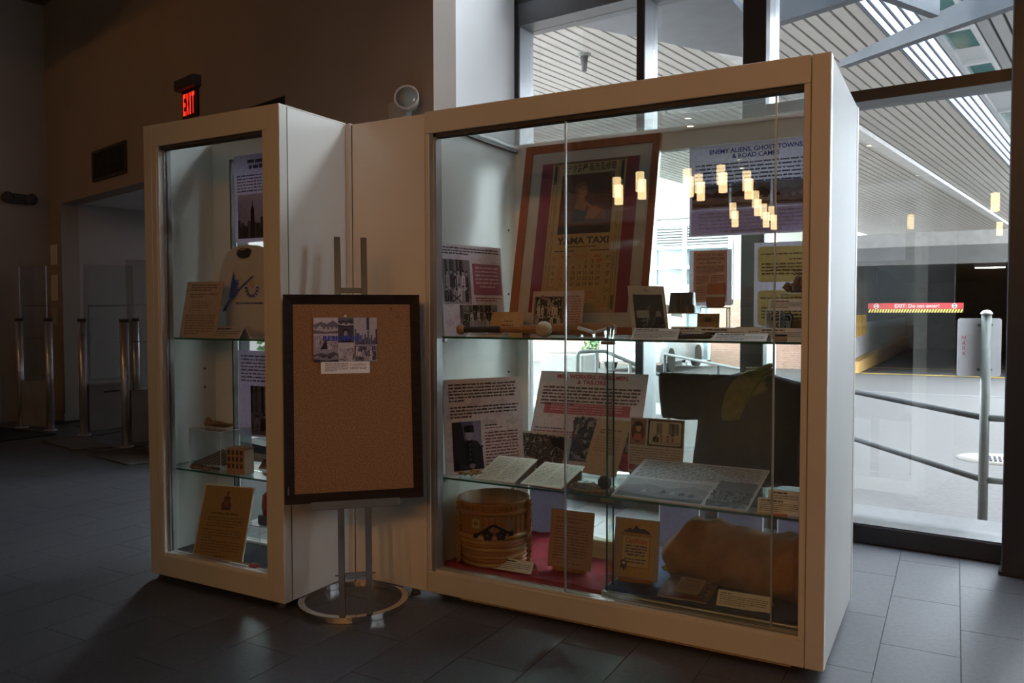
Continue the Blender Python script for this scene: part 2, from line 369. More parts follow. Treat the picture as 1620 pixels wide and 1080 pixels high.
# ---- taupe wall on the left, turned -13.5 degrees
LA = math.radians(-13.54); LO = Vector((-2.59, 1.27, 0))
def wl(x, y=0, z=0):
    return LO+Vector((x*math.cos(LA)-y*math.sin(LA), x*math.sin(LA)+y*math.cos(LA), z))
wb = MB()
wb.box(-1.77, 0, 0, .2, 0, 5.6); wb.box(-2.72, -1.77, 0, .2, 3.08, 5.6); wb.box(-2.72, -1.77, 0, .2, 0, .15)
wb.box(-4.1, -2.72, 0, .2, 0, 5.6); wb.box(-6.86, -4.1, 0, .2, 2.69, 5.6); wb.box(-7.3, -6.86, 0, .2, 0, 5.6)
wall_left = struct(wb.build('wall_left', WALLM, None, LO, (0, 0, LA)))
bb = MB()
for a, b in ((-7.3, -6.86), (-4.1, -2.72), (-2.72, 0)): bb.box(a, b, -.012, 0, 0, .1)
sub(bb.build('baseboard', pm('grey_skirting', (.3, .27, .25), .6), wall_left), 'grey skirting board')
# end wall on the far left
wb = MB(); wb.box(-7.5, -7.3, -9, .2, -.05, 5.7)
wall_end = struct(wb.build('wall_end', WALLM, None, LO, (0, 0, LA)))
MB().box(-7.31, -7.28, -.62, -.58, 0, 2.3).box(-7.31, -7.28, -1.62, -1.58, 0, 2.3).box(-7.31, -7.28, -1.62, -.58, 2.3, 2.34).build('door_trim', TRACK, wall_end)
MB().box(-7.305, -7.29, -1.58, -.62, .01, 2.3).build('door_leaf', pm('blue_grey_door', (.16, .17, .25), .5), wall_end)
# concrete beam under the ceiling
struct(MB().box(-7.3, -2.9, -4.5, -3.9, 5.05, 5.6).box(-7.3, -6.6, -3.9, 0, 5.2, 5.6).build('trim_1', pm('dark_concrete_beam', (.11, .10, .09), .8, noise=4), None, LO, (0, 0, LA)))
# ---- vestibule behind the opening
vs = MB(); vs.box(-7.06, -6.86, .2, 2.6, 0, 2.75); vs.box(-6.86, -6.5, 2.4, 2.6, 0, 2.75)
vs.box(-4.1, -3.9, .2, 2.6, 0, 2.75)
vest = struct(vs.build('wall_vestibule', pm('vestibule_wall_paint', (.50, .46, .46), .7, noise=1.5, amt=.04), None, LO, (0, 0, LA)))
struct(MB().box(-7.06, -3.9, .2, 2.6, 2.7, 2.8).build('ceiling_vestibule', WALLW, None, LO, (0, 0, LA)))
struct(MB().box(-7.4, -3.7, -.15, 2.75, -.07, -.003).build('floor_vestibule', pm('vestibule_mat', (.06, .055, .055), .9), None, LO, (0, 0, LA)))
d1 = struct(MB().box(-6.5, -6.42, 2.42, 2.5, 0, 2.7).box(-5.3, -5.22, 2.42, 2.5, 0, 2.7).box(-6.42, -5.3, 2.42, 2.5, 2.55, 2.7).box(-6.42, -5.3, 2.42, 2.5, 0, .2).box(-4.18, -4.1, 2.42, 2.5, 0, 2.7).box(-5.22, -4.18, 2.42, 2.5, 2.55, 2.7).box(-5.22, -4.18, 2.42, 2.5, 0, .2)
            .build('door_1', BLACKM, None, LO, (0, 0, LA)))
MB().box(-6.42, -5.3, 2.45, 2.46, .2, 2.55).box(-5.22, -4.18, 2.45, 2.46, .2, 2.55).build('pane', glassmat('tinted_door_glass', (.36, .37, .37), .06), d1)
for px_, py_ in ((-6.3, .9), (-5.0, .9)):
    t = thing('sprinkler_head', ['small sprinkler head under the vestibule ceiling near its white wall', 'small sprinkler head under the vestibule ceiling beside the tall case'][px_ > -6], 'sprinkler', wl(px_, py_, 2.7))
    MB().lathe([(.0, -.012), (.045, -.012), (.05, 0), (0, 0)], 12).build('rose', TRACK, t)
    MB().tube([(0, 0, -.01), (0, 0, -.05)], .01, 8).lathe([(0, -.055), (.03, -.052), (.03, -.048), (0, -.046)], 10).build('deflector', SEAM, t)
t = thing('red_banner', 'red banner standing in the dark vestibule behind the tall case', 'banner', wl(-5.05, 1.3, 0))
MB().bbox(-.35, .35, -.01, .01, .55, 1.75, .004).build('cloth', pm('red_banner_cloth', (.30, .03, .02), .7), t)
MB().tube([(0, .02, .03), (0, .02, 1.8)], .012).build('pole', TRACK, t); MB().box(-.2, .2, -.12, .12, 0, .03).build('base', BLACKM, t)
# ---- window in the taupe wall, behind the tall case
w2 = struct(MB().box(-2.72, -2.66, 0, .16, .15, 3.08).box(-1.83, -1.77, 0, .16, .15, 3.08).box(-2.66, -1.83, 0, .16, 3.0, 3.08).box(-2.66, -1.83, 0, .16, .15, .22)
            .build('window_2', BLACKM, None, LO, (0, 0, LA)))
MB().box(-2.66, -1.83, .08, .09, .22, 3.0).build('pane', WGLASS, w2)

# ---- window wall on the right, turned -5.5 degrees
WA = math.radians(-5.5); WO = Vector((0, 1.95, 0))
def ww(x, y=0, z=0):
    return WO+Vector((x*math.cos(WA)-y*math.sin(WA), x*math.sin(WA)+y*math.cos(WA), z))
struct(MB().box(-2.535, -2.51, -.905, .2, 0, 5.6).build('wall_return', WALLW, None, WO, (0, 0, WA)))
struct(MB().box(-2.51, 1.92, 0, .22, 5.35, 5.7).box(-2.51, .8, 0, .22, 3.62, 3.95).box(.9, 1.92, 0, .22, 3.9, 5.35).build('wall_window_head', pm('black_bulkhead', (.03, .03, .032), .7), None, WO, (0, 0, WA)))
win = link(bpy.data.objects.new('window_1', None)); win.location = WO; win.rotation_euler = (0, 0, WA); win['kind'] = 'structure'
MB().box(-2.51, .8, 0, .24, 3.46, 3.62).build('head_rail', pm('graphite_head_rail', (.10, .105, .115), .4, .3), win)
MB().bbox(-2.51, 2.41, .0, .24, 0, .105, .004).build('sill_rail', BLACKM, win)
MB().box(-2.51, 2.41, .012, .23, .105, .112).build('sill_cap', pm('grey_sill_cap', (.08, .083, .087), .5, .2), win)
MB().box(-.64, 2.41, 0, .012, 2.555, 2.62).build('transom_face', BLACKM, win)
MB().box(-.64, 2.41, .012, .23, 2.556, 2.619).build('transom', pm('dark_transom', (.13, .13, .14), .4, .3), win)  # greyer than its face, daylight on the underside put into the colour
def mullion(x0, x1, dep, front=.0):
    MB().box(x0, x1, front, front+.016, .1, 5.6).build('mullion_face', BLACKM, win)
    MB().box(x0+.002, x1-.002, front+.016, dep, .1, 5.6).build('mullion', DAYLIT, win)  # black front and pale sides carry shade and daylight in their colours
for a, b, dp in ((-2.51, -2.47, .2), (-1.513, -1.457, .22), (1.86, 1.92, .22)): mullion(a, b, dp)
MB().bbox(-.783, -.638, -.02, .06, .0, 3.6, .004).build('column_face', BLACKM, win)
MB().box(-.76, -.64, .06, .17, .1, 3.5).build('column', DAYLIT, win); MB().box(-.70, -.64, .17, .26, .1, 3.5).build('mullion', DAYLIT, win)
for a, b in ((-2.47, -1.513), (-1.457, -.783), (-.638, .75), (.95, 1.86)):
    if b < 0:
        MB().box(a, b, .15, .16, .11, 3.46).build('pane', WGLASS, win); MB().box(a, b, .15, .16, 3.95, 5.35).build('pane', WGLASS, win)
    else:
        MB().box(a, b, .15, .16, .11, 2.556).build('pane', WGLASS, win); MB().box(a, b, .15, .16, 2.62, 5.35 if a < 0 else 3.9).build('pane', WGLASS, win)
c1 = thing('steel_column', 'black steel column standing in front of the tall window at the right', 'column', ww(.648, -.14, 0), WA)
MB().bbox(0, .34, -.06, .13, 0, 5.6, .006).build('shaft', BLACKM, c1); MB().bbox(-.012, .352, -.072, .142, 0, .02, .004).build('base_plate', BLACKM, c1)
struct(MB().box(1.92, 10.6, 0, .2, -.1, 5.7).build('wall_window_end', WALLM, None, WO, (0, 0, WA)))  # unseen wall, ends the glazing early to cut daylight on the case
# right-hand and rear walls of the hall (behind the camera)
struct(bx('wall_hall_side', -12.2, -11.4, -27, 4.5, -.1, 5.75, WALLM))
struct(MB().box(6.2, 6.4, -27, -1.4, -.1, 5.7).box(6.2, 6.4, .9, 1.6, -.1, 5.7).box(6.2, 6.4, -1.4, .9, -.1, 1.9).box(6.2, 6.4, -1.4, .9, 5.1, 5.7).build('wall_right', WALLM))
struct(bx('wall_rear', -7.6, 10.5, -26.2, -26, -.1, 5.7, WALLM))
w3 = struct(MB().box(6.24, 6.34, -1.4, -1.32, 1.9, 5.1).box(6.24, 6.34, -.29, -.21, 1.9, 5.1).box(6.24, 6.34, .82, .9, 1.9, 5.1).build('window_fill', BLACKM))  # unseen window added as side fill, panes tinted to dim the sky
for a, b in ((-1.32, -.29), (-.21, .82)): MB().box(6.28, 6.29, a, b, 1.9, 5.1).build('pane', glassmat('dimmed_fill_glass', (.6, .61, .62), .05), w3)

# ================================================================== OUTSIDE
ROAD = pm('pale_asphalt', (.078, .076, .075), .85, noise=30, amt=.22, bump=.25, bscale=160)
PAVE = pm('light_concrete_paving', (.36, .356, .345), .85, noise=18, amt=.1, bump=.1)
GS = .015
def gz(y): return -.05-GS*max(0, y-5)
gr = MB()
ys = [-30, 1.0, 5, 13.4, 13.42, 19.2, 60]
def gstrip(mb, x0, x1, y0, y1, dz=0): mb.add([(x0, y0, gz(y0)+dz), (x1, y0, gz(y0)+dz), (x1, y1, gz(y1)+dz), (x0, y1, gz(y1)+dz)], [(0, 1, 2, 3)])
gstrip(gr, -60, 60, 2.1, 5); gstrip(gr, -60, 60, 5, 13.45)
road = struct(gr.build('road', ROAD))
gr = MB(); gstrip(gr, -60, 60, 13.45, 19.2); gstrip(gr, -60, -2.2, 19.2, 60); gstrip(gr, 3.6, 60, 19.2, 60)
struct(gr.build('pavement', pm('grey_pavement', (.062, .060, .058), .85, noise=14, amt=.12)))
gr = MB(); gstrip(gr, -60, 60, 13.35, 13.45, .006); sub(gr.build('gutter_line', pm('dark_gutter', (.2, .2, .2), .9), road), 'dark gutter joint')
gr = MB(); gr.add([(10.6, -8, -.056), (60, -8, -.056), (60, 2.15, -.056), (10.6, 2.15, -.056)], [(0, 1, 2, 3)]); struct(gr.build('side_pavement', PAVE))
gr = MB(); gstrip(gr, -60, -2.2, 3.2, 9, .005); struct(gr.build('trim_walkway', PAVE))
gr = MB(); gstrip(gr, -60, -10.2, 1.3, 2.4); gr.add([(-60, 2.9, -.06), (-60, 40, -.06), (-60.5, 40, -.06)], [(0, 1, 2)])
gr2 = MB(); gr2.add([(-30, 9, -.09), (-9.9, 3.3, -.09), (-2.7, 2.2, -.09), (-2.7, 9, -.09)], [(0, 1, 2, 3)]); struct(gr2.build('forecourt', PAVE))
# drain grate
t = thing('drain_grate', 'round iron drain grate sunk in the asphalt beyond the railing', 'drain', (.78, 5.75, gz(5.75)+.002))
MB().lathe([(.0, .0), (.34, .0), (.36, .004), (.0, .004)], 20).build('surround', pm('cracked_concrete_collar', (.3, .29, .27), .9), t)
for k in range(7): MB().box(-.12+k*.04, -.1+k*.04, -.14, .14, .004, .012).build('bar', BLACKM, t)
# curb just outside the glass
struct(MB().box(-2.5, 2.41, .25, .55, -.06, .1).build('trim_2', pm('concrete_curb', (.10, .10, .105), .8, noise=20), None, WO, (0, 0, WA)))
# ---- street railing with the sign
RP = Vector((.575, 2.93, 0)); RD = Vector((-.55, .835, 0)).normalized()
t = thing('street_railing', 'galvanised two-rail pipe railing outside the right window', 'railing', RP)
MB().tube([(0, 0, -.06), (0, 0, 1.33)], .029, 14).build('post', STEEL, t)
MB().lathe([(.0, .03), (.02, .026), (.034, .01), (.035, 0), (.0, 0)], 14, (0, 0, 1.33)).build('cap', pm('pale_steel_cap', (.7, .7, .68), .4, .3), t)
for z in (.66, .255):
    MB().tube([(0, 0, z), RD*7.8+Vector((0, 0, z))], .021, 12).build('rail', SHADERAIL, t)
    MB().tube([(0, 0, z), (3.4, -.2, z+.005)], .021, 12).build('rail', STEEL, t)
for q in ((1.7, -.1), (3.4, -.2)): MB().tube([(q[0], q[1], -.06), (q[0], q[1], .67)], .026, 12).build('post', STEEL, t)
for k in (2.6, 5.2, 7.8):
    p = RD*k; MB().tube([(p.x, p.y, -.1), (p.x, p.y, .66)], .024, 10).build('post', SHADERAIL, t)
t = thing('street_sign', 'back of a white street sign clamped to a railing post, scrawled MARK in red', 'sign', RP+Vector((0, 0, 0)), math.radians(20))
_sg = MB()
def rrect(x0, z0, x1, z1, r, n=4):
    pts = []
    for cx, cz, a0 in ((x1-r, z1-r, 0), (x0+r, z1-r, 90), (x0+r, z0+r, 180), (x1-r, z0+r, 270)):
        for k in range(n+1):
            a = math.radians(a0+90*k/n); pts.append((cx+r*math.cos(a), cz+r*math.sin(a)))
    return pts
_sg.prism(rrect(-.16, .925, .105, 1.305, .018), .031, .034, 'y'); pl = _sg.build('plate', pm('white_sign_back', (.62, .64, .68), .45, .2), t)
pr = Print(3)
for k, ch in enumerate('MARK'): pr.text(ch, -.125+k*.002, 1.165-k*.034, .026, (190, 70, 90), rot=-.1, bold=-.005)
q = pr.build(pl, 'scrawl', 'red hand-written letters MARK'); q.location = (0, .031, 0)
for z in (.97, 1.26):
    MB().box(-.04, .05, .024, .033, z-.008, z+.008).tube([(.036, .02, z), (.036, .034, z)], .008, 8).build('clamp', STEEL, t)
# ---- ramp railing further left
RL = Vector((-3.75, 6.1, gz(6.1)))
t = thing('ramp_railing', 'bent grey pipe railing at the head of a ramp, beyond the case', 'railing', RL)
gx = Vector((math.cos(.5), math.sin(.5), 0))
def at2(a, z): return gx*a+Vector((0, 0, z))
MB().tube([at2(0, 0), at2(0, .86), at2(.015, .90), at2(.05, .92), at2(.34, .92), at2(1.2, .55), at2(2.4, .03)], .024, 10).build('rail', STEEL, t)
MB().tube([at2(0, .45), at2(.34, .45), at2(.9, .22)], .02, 10).build('rail', STEEL, t)
for a, z in ((.24, .92), (.66, .78), (1.15, .57)): MB().tube([at2(a, 0), at2(a, z)], .022, 10).build('post', STEEL, t)
# ---- soffit of the covered street: planks along one direction
SE = Vector((.16, .987, 0)).normalized(); SX = Vector((SE.y, -SE.x, 0))
PL_A = pm('pale_metal_soffit', (.56, .53, .49), .6, noise=3, amt=.05)
PL_G = pm('grey_metal_soffit', (.42, .42, .42), .6, noise=3, amt=.05)
PL_T = translucent('translucent_roof_panel', (.42, .44, .5), .8)
DARKG = pm('dark_soffit_gap', (.10, .095, .09), .8)
def splank(name, mat_, parent, off, w, y0, y1, z, mesh=None):
    c = Vector((.03, 9.82, z))-SE*(9.82/SE.y)               # strip origin where Y=0
    if mesh is None:
        mb = MB(); mb.add([(-w/2, y0, 0), (w/2, y0, 0), (w/2, y1, 0), (-w/2, y1, 0), (-w/2, y0, .03), (w/2, y0, .03), (w/2, y1, .03), (-w/2, y1, .03)],
                          [(0, 1, 2, 3), (4, 5, 6, 7), (0, 1, 5, 4), (1, 2, 6, 5), (2, 3, 7, 6), (3, 0, 4, 7)])
        mesh = mb.mesh(name, mat_)
    o = link(bpy.data.objects.new(name, mesh), parent); p = c+SX*off; o.location = p; o.rotation_euler = (0, 0, math.atan2(SE.y, SE.x)-PI/2); return mesh
SZ = 4.6
soff = link(bpy.data.objects.new('canopy_soffit', None)); soff['kind'] = 'structure'
me = None
for k in range(46): me = splank('plank', PL_A, soff, -.075-.15*k, .118, 4.3, 46, SZ, me)
mb = MB(); mb.box(-.15*46, 0, 4.3, 46, .03, .06)
o = mb.build('deck_back', DARKG, soff, Vector((.03, 9.82, SZ))-SE*(9.82/SE.y), (0, 0, math.atan2(SE.y, SE.x)-PI/2))
me = None
me2 = None
for k in range(5): me2 = splank('roof_rib', DARKG, soff, .105*k, .012, 2.6, 46, SZ-.02, me2)
for k in range(4): me = splank('roof_light_panel', PL_T, soff, .055+.105*k, .094, 2.6, 46, SZ+.02, me)
glz = link(bpy.data.objects.new('roof_glazing', None)); glz['kind'] = 'structure'
c0 = Vector((.03, 9.82, SZ))-SE*(9.82/SE.y); ra = (0, 0, math.atan2(SE.y, SE.x)-PI/2)
TEAL = pm('teal_glass', (.16, .34, .34), .1, noise=2, amt=.15, spec=.8); WFR = pm('white_window_frame', (.68, .70, .72), .5, noise=4, amt=.03)
y = 3.0
MB().box(.435, .49, 2.6, 46, 0, .12).box(.80, .84, 2.6, 46, 0, .12).build('glazing_frame', WFR, glz, c0, ra)
while y < 26:
    MB().box(.49, .80, y, y+.09, .0, .1).build('glazing_bar', WFR, glz, c0, ra)
    MB().box(.49, .80, y+.09, y+1.0, .05, .06).build('glazing_panel', WFR if int(y) % 5 == 0 else TEAL, glz, c0, ra); y += 1.6
    MB().box(.49, .80, y-.6, y, .05, .06).build('glazing_panel', WFR, glz, c0, ra)
gsf = link(bpy.data.objects.new('side_soffit', None)); gsf['kind'] = 'structure'
me = None
for k in range(4): me = splank('plank', PL_G, gsf, .92+.15*k, .118, 4.3, 46, SZ+.05, me)
MB().box(.84, 1.46, 4.3, 46, .085, .10).build('deck_back', DARKG, gsf, c0, ra)
# pale beam casing hanging under the soffit
struct(MB().box(-1.72, -1.50, 4.3, 46, -.10, -.012).build('trim_3', pm('pale_beam_casing', (.72, .71, .69), .55), None, c0, ra))
# sprinkler under the soffit
t = thing('soffit_sprinkler', 'dark sprinkler head hanging under the pale ribbed soffit', 'sprinkler', (-3.76, 6.31, SZ))
MB().lathe([(.09, 0), (.07, -.03), (0, -.03), (0, 0)], 12).build('rose', STEEL, t); MB().tube([(0, 0, -.03), (0, 0, -.22)], [.05, .03], 10).build('head', pm('dark_sprinkler', (.08, .08, .08), .5), t)
# ---- glass-and-steel entrance canopy right outside the glass
GREYS = pm('grey_painted_steel', (.10, .115, .135), .45, .2, noise=5, amt=.1)
cn = thing('entrance_canopy', 'grey steel entrance canopy with tapered beams above the window', 'canopy', (0, 0, 3.6))
MB().prism([(-2.33, 2.52), (-2.2, 2.73), (-1.92, 3.16), (-1.79, 3.35), (-1.58, 3.7), (-1.27, 4.12), (-1.0, 3.9), (-1.05, 2.36)], -.02, .04, 'z').build('deck_sheet', pm('dark_canopy_sheet', (.13, .14, .16), .35, .2), cn)
def beam(p, q, h0, h1, wd=.09, name='beam'):
    p, q = Vector(p), Vector(q); d = (q-p).normalized(); n_ = Vector((-d.y, d.x, 0))*wd/2
    vs_ = [p-n_, p+n_, q+n_, q-n_]; lo = [v.copy() for v in vs_]
    up = [v.copy() for v in vs_]
    for v, h in zip(up, (h0, h0, h1, h1)): v.z += h
    MB().add(lo+up, [(0, 1, 2, 3), (4, 5, 6, 7), (0, 1, 5, 4), (1, 2, 6, 5), (2, 3, 7, 6), (3, 0, 4, 7)]).build(name, GREYS, cn)
beam((-.55, 4.95, 0), (.8, 3.95, 0), .06, .22); beam((-1.45, 3.75, 0), (0.15, 3.1, .0), .18, .22); beam((.8, 3.95, 0), (1.9, 3.1, 0), .22, .24)
beam((-.42, 2.9, .06), (.22, 4.12, .06), .2, .2, .07); beam((-2.2, 2.75, .02), (-1.15, 2.4, .02), .16, .16); beam((-1.9, 3.2, .02), (-.55, 2.5, .02), .16, .16); beam((.35, 2.6, .05), (1.0, 3.75, .05), .18, .18, .06)
MB().prism([(.0, 2.5), (.55, 3.4), (1.5, 2.8), (1.2, 2.4)], .24, .25, 'z').build('roof_pane', glassmat('canopy_glass', (.8, .9, .9), .06, .1), cn)
# ---- building across the street
FY = 20.5
fb = thing('office_facade', 'pale facade across the street with louvred white-framed windows', 'building', (0, 0, 0))
CRE = pm('cream_facade_panel', (.50, .49, .43), .7, noise=2, amt=.05); BRK = None
def brickmat():
    m = bpy.data.materials.new('salmon_brickwork'); m.use_nodes = True; N = m.node_tree.nodes; L = m.node_tree.links
    b = N['Principled BSDF']; b.inputs['Roughness'].default_value = .85; tc = N.new('ShaderNodeTexCoord'); mp = N.new('ShaderNodeMapping'); mp.inputs['Rotation'].default_value = (PI/2, 0, 0)
    br = N.new('ShaderNodeTexBrick'); br.inputs['Scale'].default_value = 4; br.inputs['Color1'].default_value = (.42, .22, .16, 1); br.inputs['Color2'].default_value = (.52, .30, .22, 1); br.inputs['Mortar'].default_value = (.5, .42, .36, 1)
    L.new(tc.outputs['Object'], mp.inputs[0]); L.new(mp.outputs[0], br.inputs['Vector']); L.new(br.outputs['Color'], b.inputs['Base Color']); return m
BRK = brickmat()
bx('brick_base', -30, -7.35, FY, FY+.4, -.4, 1.7, BRK, fb); bx('brick_pier', -5.95, -2.75, FY, FY+.4, -.4, 1.7, BRK, fb)
bx('wall_panel', -30, -7.75, FY+.05, FY+.4, 1.7, 4.15, CRE, fb); bx('wall_panel', -5.3, -2.75, FY+.02, FY+.42, 1.7, 4.59, CRE, fb); bx('lintel', -30, -5.3, FY-.05, FY+.4, 4.15, 4.59, CRE, fb)
bx('spandrel', -7.75, -5.3, FY, FY+.4, 1.55, 2.1, CRE, fb)
GLD = pm('grey_window_glass', (.22, .28, .30), .08, noise=1.2, amt=.35, spec=.8)
bx('window_glass', -7.7, -5.32, FY+.2, FY+.22, 2.1, 3.3, GLD, fb)
for x in (-7.75, -6.78, -5.4): bx('window_frame', x-.06, x+.06, FY+.05, FY+.2, 2.1, 4.0, WFR, fb)
for z in (2.1, 2.68, 3.28, 3.96): bx('window_frame', -7.75, -5.34, FY+.06, FY+.2, z-.05, z+.05, WFR, fb)
for k in range(7):
    for a, b in ((-7.68, -6.85), (-6.71, -5.47)): bx('slat', a, b, FY+.1, FY+.18, 3.36+k*.082, 3.41+k*.082, pm('grey_louvre', (.36, .37, .38), .5), fb)
bx('louvre_back', -7.7, -5.4, FY+.2, FY+.22, 3.3, 3.95, DARKG, fb)
bx('doorway', -7.35, -6.85, FY+.25, FY+.3, -.4, 1.6, DARKG, fb); bx('shop_window', -6.72, -6.02, FY+.15, FY+.2, -.15, 1.5, GLD, fb)
for x in (-6.76, -5.99): bx('shop_frame', x-.05, x+.05, FY, FY+.2, -.4, 1.6, WFR, fb)
bx('shop_frame', -6.81, -5.94, FY, FY+.2, -.2, -.1, WFR, fb)
# concrete planter and shrub
t = thing('concrete_planter', 'square pale concrete planter on the pavement across the street', 'planter', (-6.9, 12.6, gz(12.6)))
mb = MB(); mb.bbox(-.5, .5, -.4, .4, 0, .62, .03); mb.build('box', PAVE, t); bx('soil', -.44, .44, -.34, .34, .6, .63, pm('dark_soil', (.06, .045, .03), .9), t)
def shrub(name, label, loc, h, r, n, seed):
    R = random.Random(seed); t = thing(name, label, 'shrub', loc)
    mb = MB()
    for k in range(n):
        a = R.uniform(0, 2*PI); e = R.uniform(-.2, 1); d = r*R.uniform(.35, 1); c = Vector((math.cos(a)*d*math.cos(e), math.sin(a)*d*math.cos(e), h*.45+h*.5*math.sin(e)))
        ax = Vector((R.uniform(-1, 1), R.uniform(-1, 1), R.uniform(-.3, 1))).normalized(); b_ = ax.orthogonal().normalized()*.035; ax *= .09
        mb.add([c-ax*.5, c+b_, c+ax*.5, c-b_], [(0, 1, 2, 3)])
    o = mb.build('foliage', pm('shrub_leaf', (.07, .16, .05), .6, noise=8, amt=.5), t); o['kind'] = 'stuff'
    MB().tube([(0, 0, 0), (.01, 0, h*.3), (.05, .03, h*.6)], [.03, .022, .012], 7).build('stem', pm('bark', (.1, .07, .05), .9), t)
shrub('shrub', 'leafy green shrub beside the parked white car', (-8.3, 17.6, gz(17.6)), 1.0, .5, 500, 4)
shrub('shrub', 'green shrub outside the window behind the tall case', (-5.49, 2.95, -.09), 1.8, .38, 420, 8)
struct(bx('wall_sky_blocker', 4.8, 8, 2.6, 13, -.4, 7.5, pm('grey_sky_blocker', (.16, .155, .15), .8, noise=3)))  # added unseen block, keeps open sky light off the case side
# ---- parked white car seen from behind
t = thing('parked_car', 'white hatchback seen from behind across the street', 'car', (-6.9, 16.3, gz(16.3)), 0)
CW = pm('white_car_paint', (.75, .77, .78), .25, coat=.5, noise=1, amt=.03); BLK = pm('black_rubber', (.02, .02, .02), .7); CG = pm('car_glass', (.05, .06, .07), .05)
mb = MB(); bm = bmesh.new(); prof = [(0, .25), (0, .75), (.06, .95), (.35, 1.38), (.7, 1.46), (1.9, 1.42), (2.6, 1.0), (3.6, .85), (3.8, .6), (3.8, .25)]
bm.free()
for (x0, x1, sc) in ((-.78, .78, 1),):
    vsA = []
    for x, inset in ((-.86, .06), (-.80, 0), (.80, 0), (.86, .06)):
        for y_, z_ in prof:
            tp = max(0, (z_-.85))*.25
            vsA.append((x*(1-tp*(.9 if abs(x) > .5 else 0)), y_+inset*(.5 if y_ < 2 else -.5), z_-inset*.4 if z_ > .5 else z_))
    n_ = len(prof); fsA = [(i*n_+k, i*n_+k+1, (i+1)*n_+k+1, (i+1)*n_+k) for i in range(3) for k in range(n_-1)]+[tuple(range(n_)), tuple(range(3*n_, 4*n_))]+[(i*n_, (i+1)*n_, (i+1)*n_+n_-1, i*n_+n_-1) for i in range(3)]
    mb.add(vsA, fsA, 0, True)
mb.build('body', CW, t)
MB().add([(-.56, .06, 1.02), (.56, .06, 1.02), (.48, .27, 1.34), (-.48, .27, 1.34)], [(0, 1, 2, 3)]).prism([(.065, 1.0), (.28, 1.33), (.30, 1.32), (.085, .99)], -.56, .56, 'x').build('rear_window', CG, t)
for s_ in (-1, 1):
    MB().prism([(s_*.62, .78), (s_*.87, .82), (s_*.87, 1.0), (s_*.70, .96)], -.02, .1, 'y').build('tail_light', pm('red_tail_light', (.5, .02, .015), .2), t)
    for y_ in (.7, 3.2): MB().tube([(s_*.72, y_, .31), (s_*.88, y_, .31)], .31, 18).build('wheel', BLK, t)
MB().bbox(-.26, .26, -.022, .0, .55, .72, .004).build('number_plate', pm('grey_number_plate', (.4, .42, .45), .4), t)
MB().bbox(-.8, .8, -.05, .12, .26, .46, .03).build('bumper', CW, t)
# ---- parking garage on the right
GAR = pm('garage_concrete', (.20, .19, .178), .8, noise=3, amt=.12)
GD = pm('garage_dark_floor', (.05, .05, .055), .6, noise=5); YEL = pm('yellow_road_paint', (.62, .42, .06), .7, noise=20, amt=.3)
GY = 19.3
gw = MB(); gw.box(-2.3, -2.1, GY+.2, 46, -1.2, 2.9); gw.box(3.4, 3.6, GY, 46, -1.2, 2.9); gw.box(-2.3, 3.6, 46, 46.2, -1.2, 2.9)
struct(gw.build('wall_garage', GAR)); struct(bx('wall_street_end', -20, 4, 46.3, 46.5, -1.2, 4.8, pm('dark_street_end', (.06, .058, .055), .8))); struct(bx('ceiling_garage', -2.3, 3.6, GY, 46, 2.9, 3.3, pm('garage_ceiling', (.22, .21, .2), .8)))
struct(bx('wall_garage_head', -2.75, 3.6, GY-.1, GY+.2, 2.5, 2.95, pm('garage_lintel', (.07, .068, .066), .7)))
g = MB(); g.add([(-2.2, 19.2, gz(19.2)), (3.6, 19.2, gz(19.2)), (3.6, 46, -.75), (-2.2, 46, -.75)], [(0, 1, 2, 3)]); gfl = struct(g.build('floor_garage', GD))
def gfz(y): return gz(19.2)+(-.75-gz(19.2))*(y-19.2)/26.8
def gline(x0, y0, x1, y1, w): 
    d = Vector((x1-x0, y1-y0)).normalized()*w/2; n_ = Vector((-d.y, d.x)); q = [(x0+n_.x, y0+n_.y), (x0-n_.x, y0-n_.y), (x1-n_.x, y1-n_.y), (x1+n_.x, y1+n_.y)]
    MB().add([(a, b, gfz(b)+.012) for a, b in q], [(0, 1, 2, 3)]).build('painted_line', YEL, gfl)
gline(-2.1, 19.4, 3.4, 19.4, .22); gline(-1.9, 22.6, 3.4, 23.4, .22)
bx('kerb', -2.1, -1.8, 19.4, 44, -.75, .02, pm('ochre_kerb', (.42, .26, .09), .8, noise=9), gfl)
struct(bx('trim_4', -2.1, -2.06, 19.6, 46, -.3, 1.0, pm('white_garage_dado', (.55, .55, .56), .7)))
GL = emis('garage_tube_light', (1, .93, .8), 9)
for k, (x, y_) in enumerate(((.55, 22.8), (1.35, 27.5))):
    t = thing('garage_light', ['nearer lit tube light under the garage ceiling', 'farther lit tube light under the garage ceiling'][k], 'light', (x, y_, 2.9))
    MB().box(-.45, .45, -.09, .09, -.12, 0).build('housing', PL_G, t); MB().box(-.42, .42, -.07, .07, -.15, -.12).build('tube', GL, t)
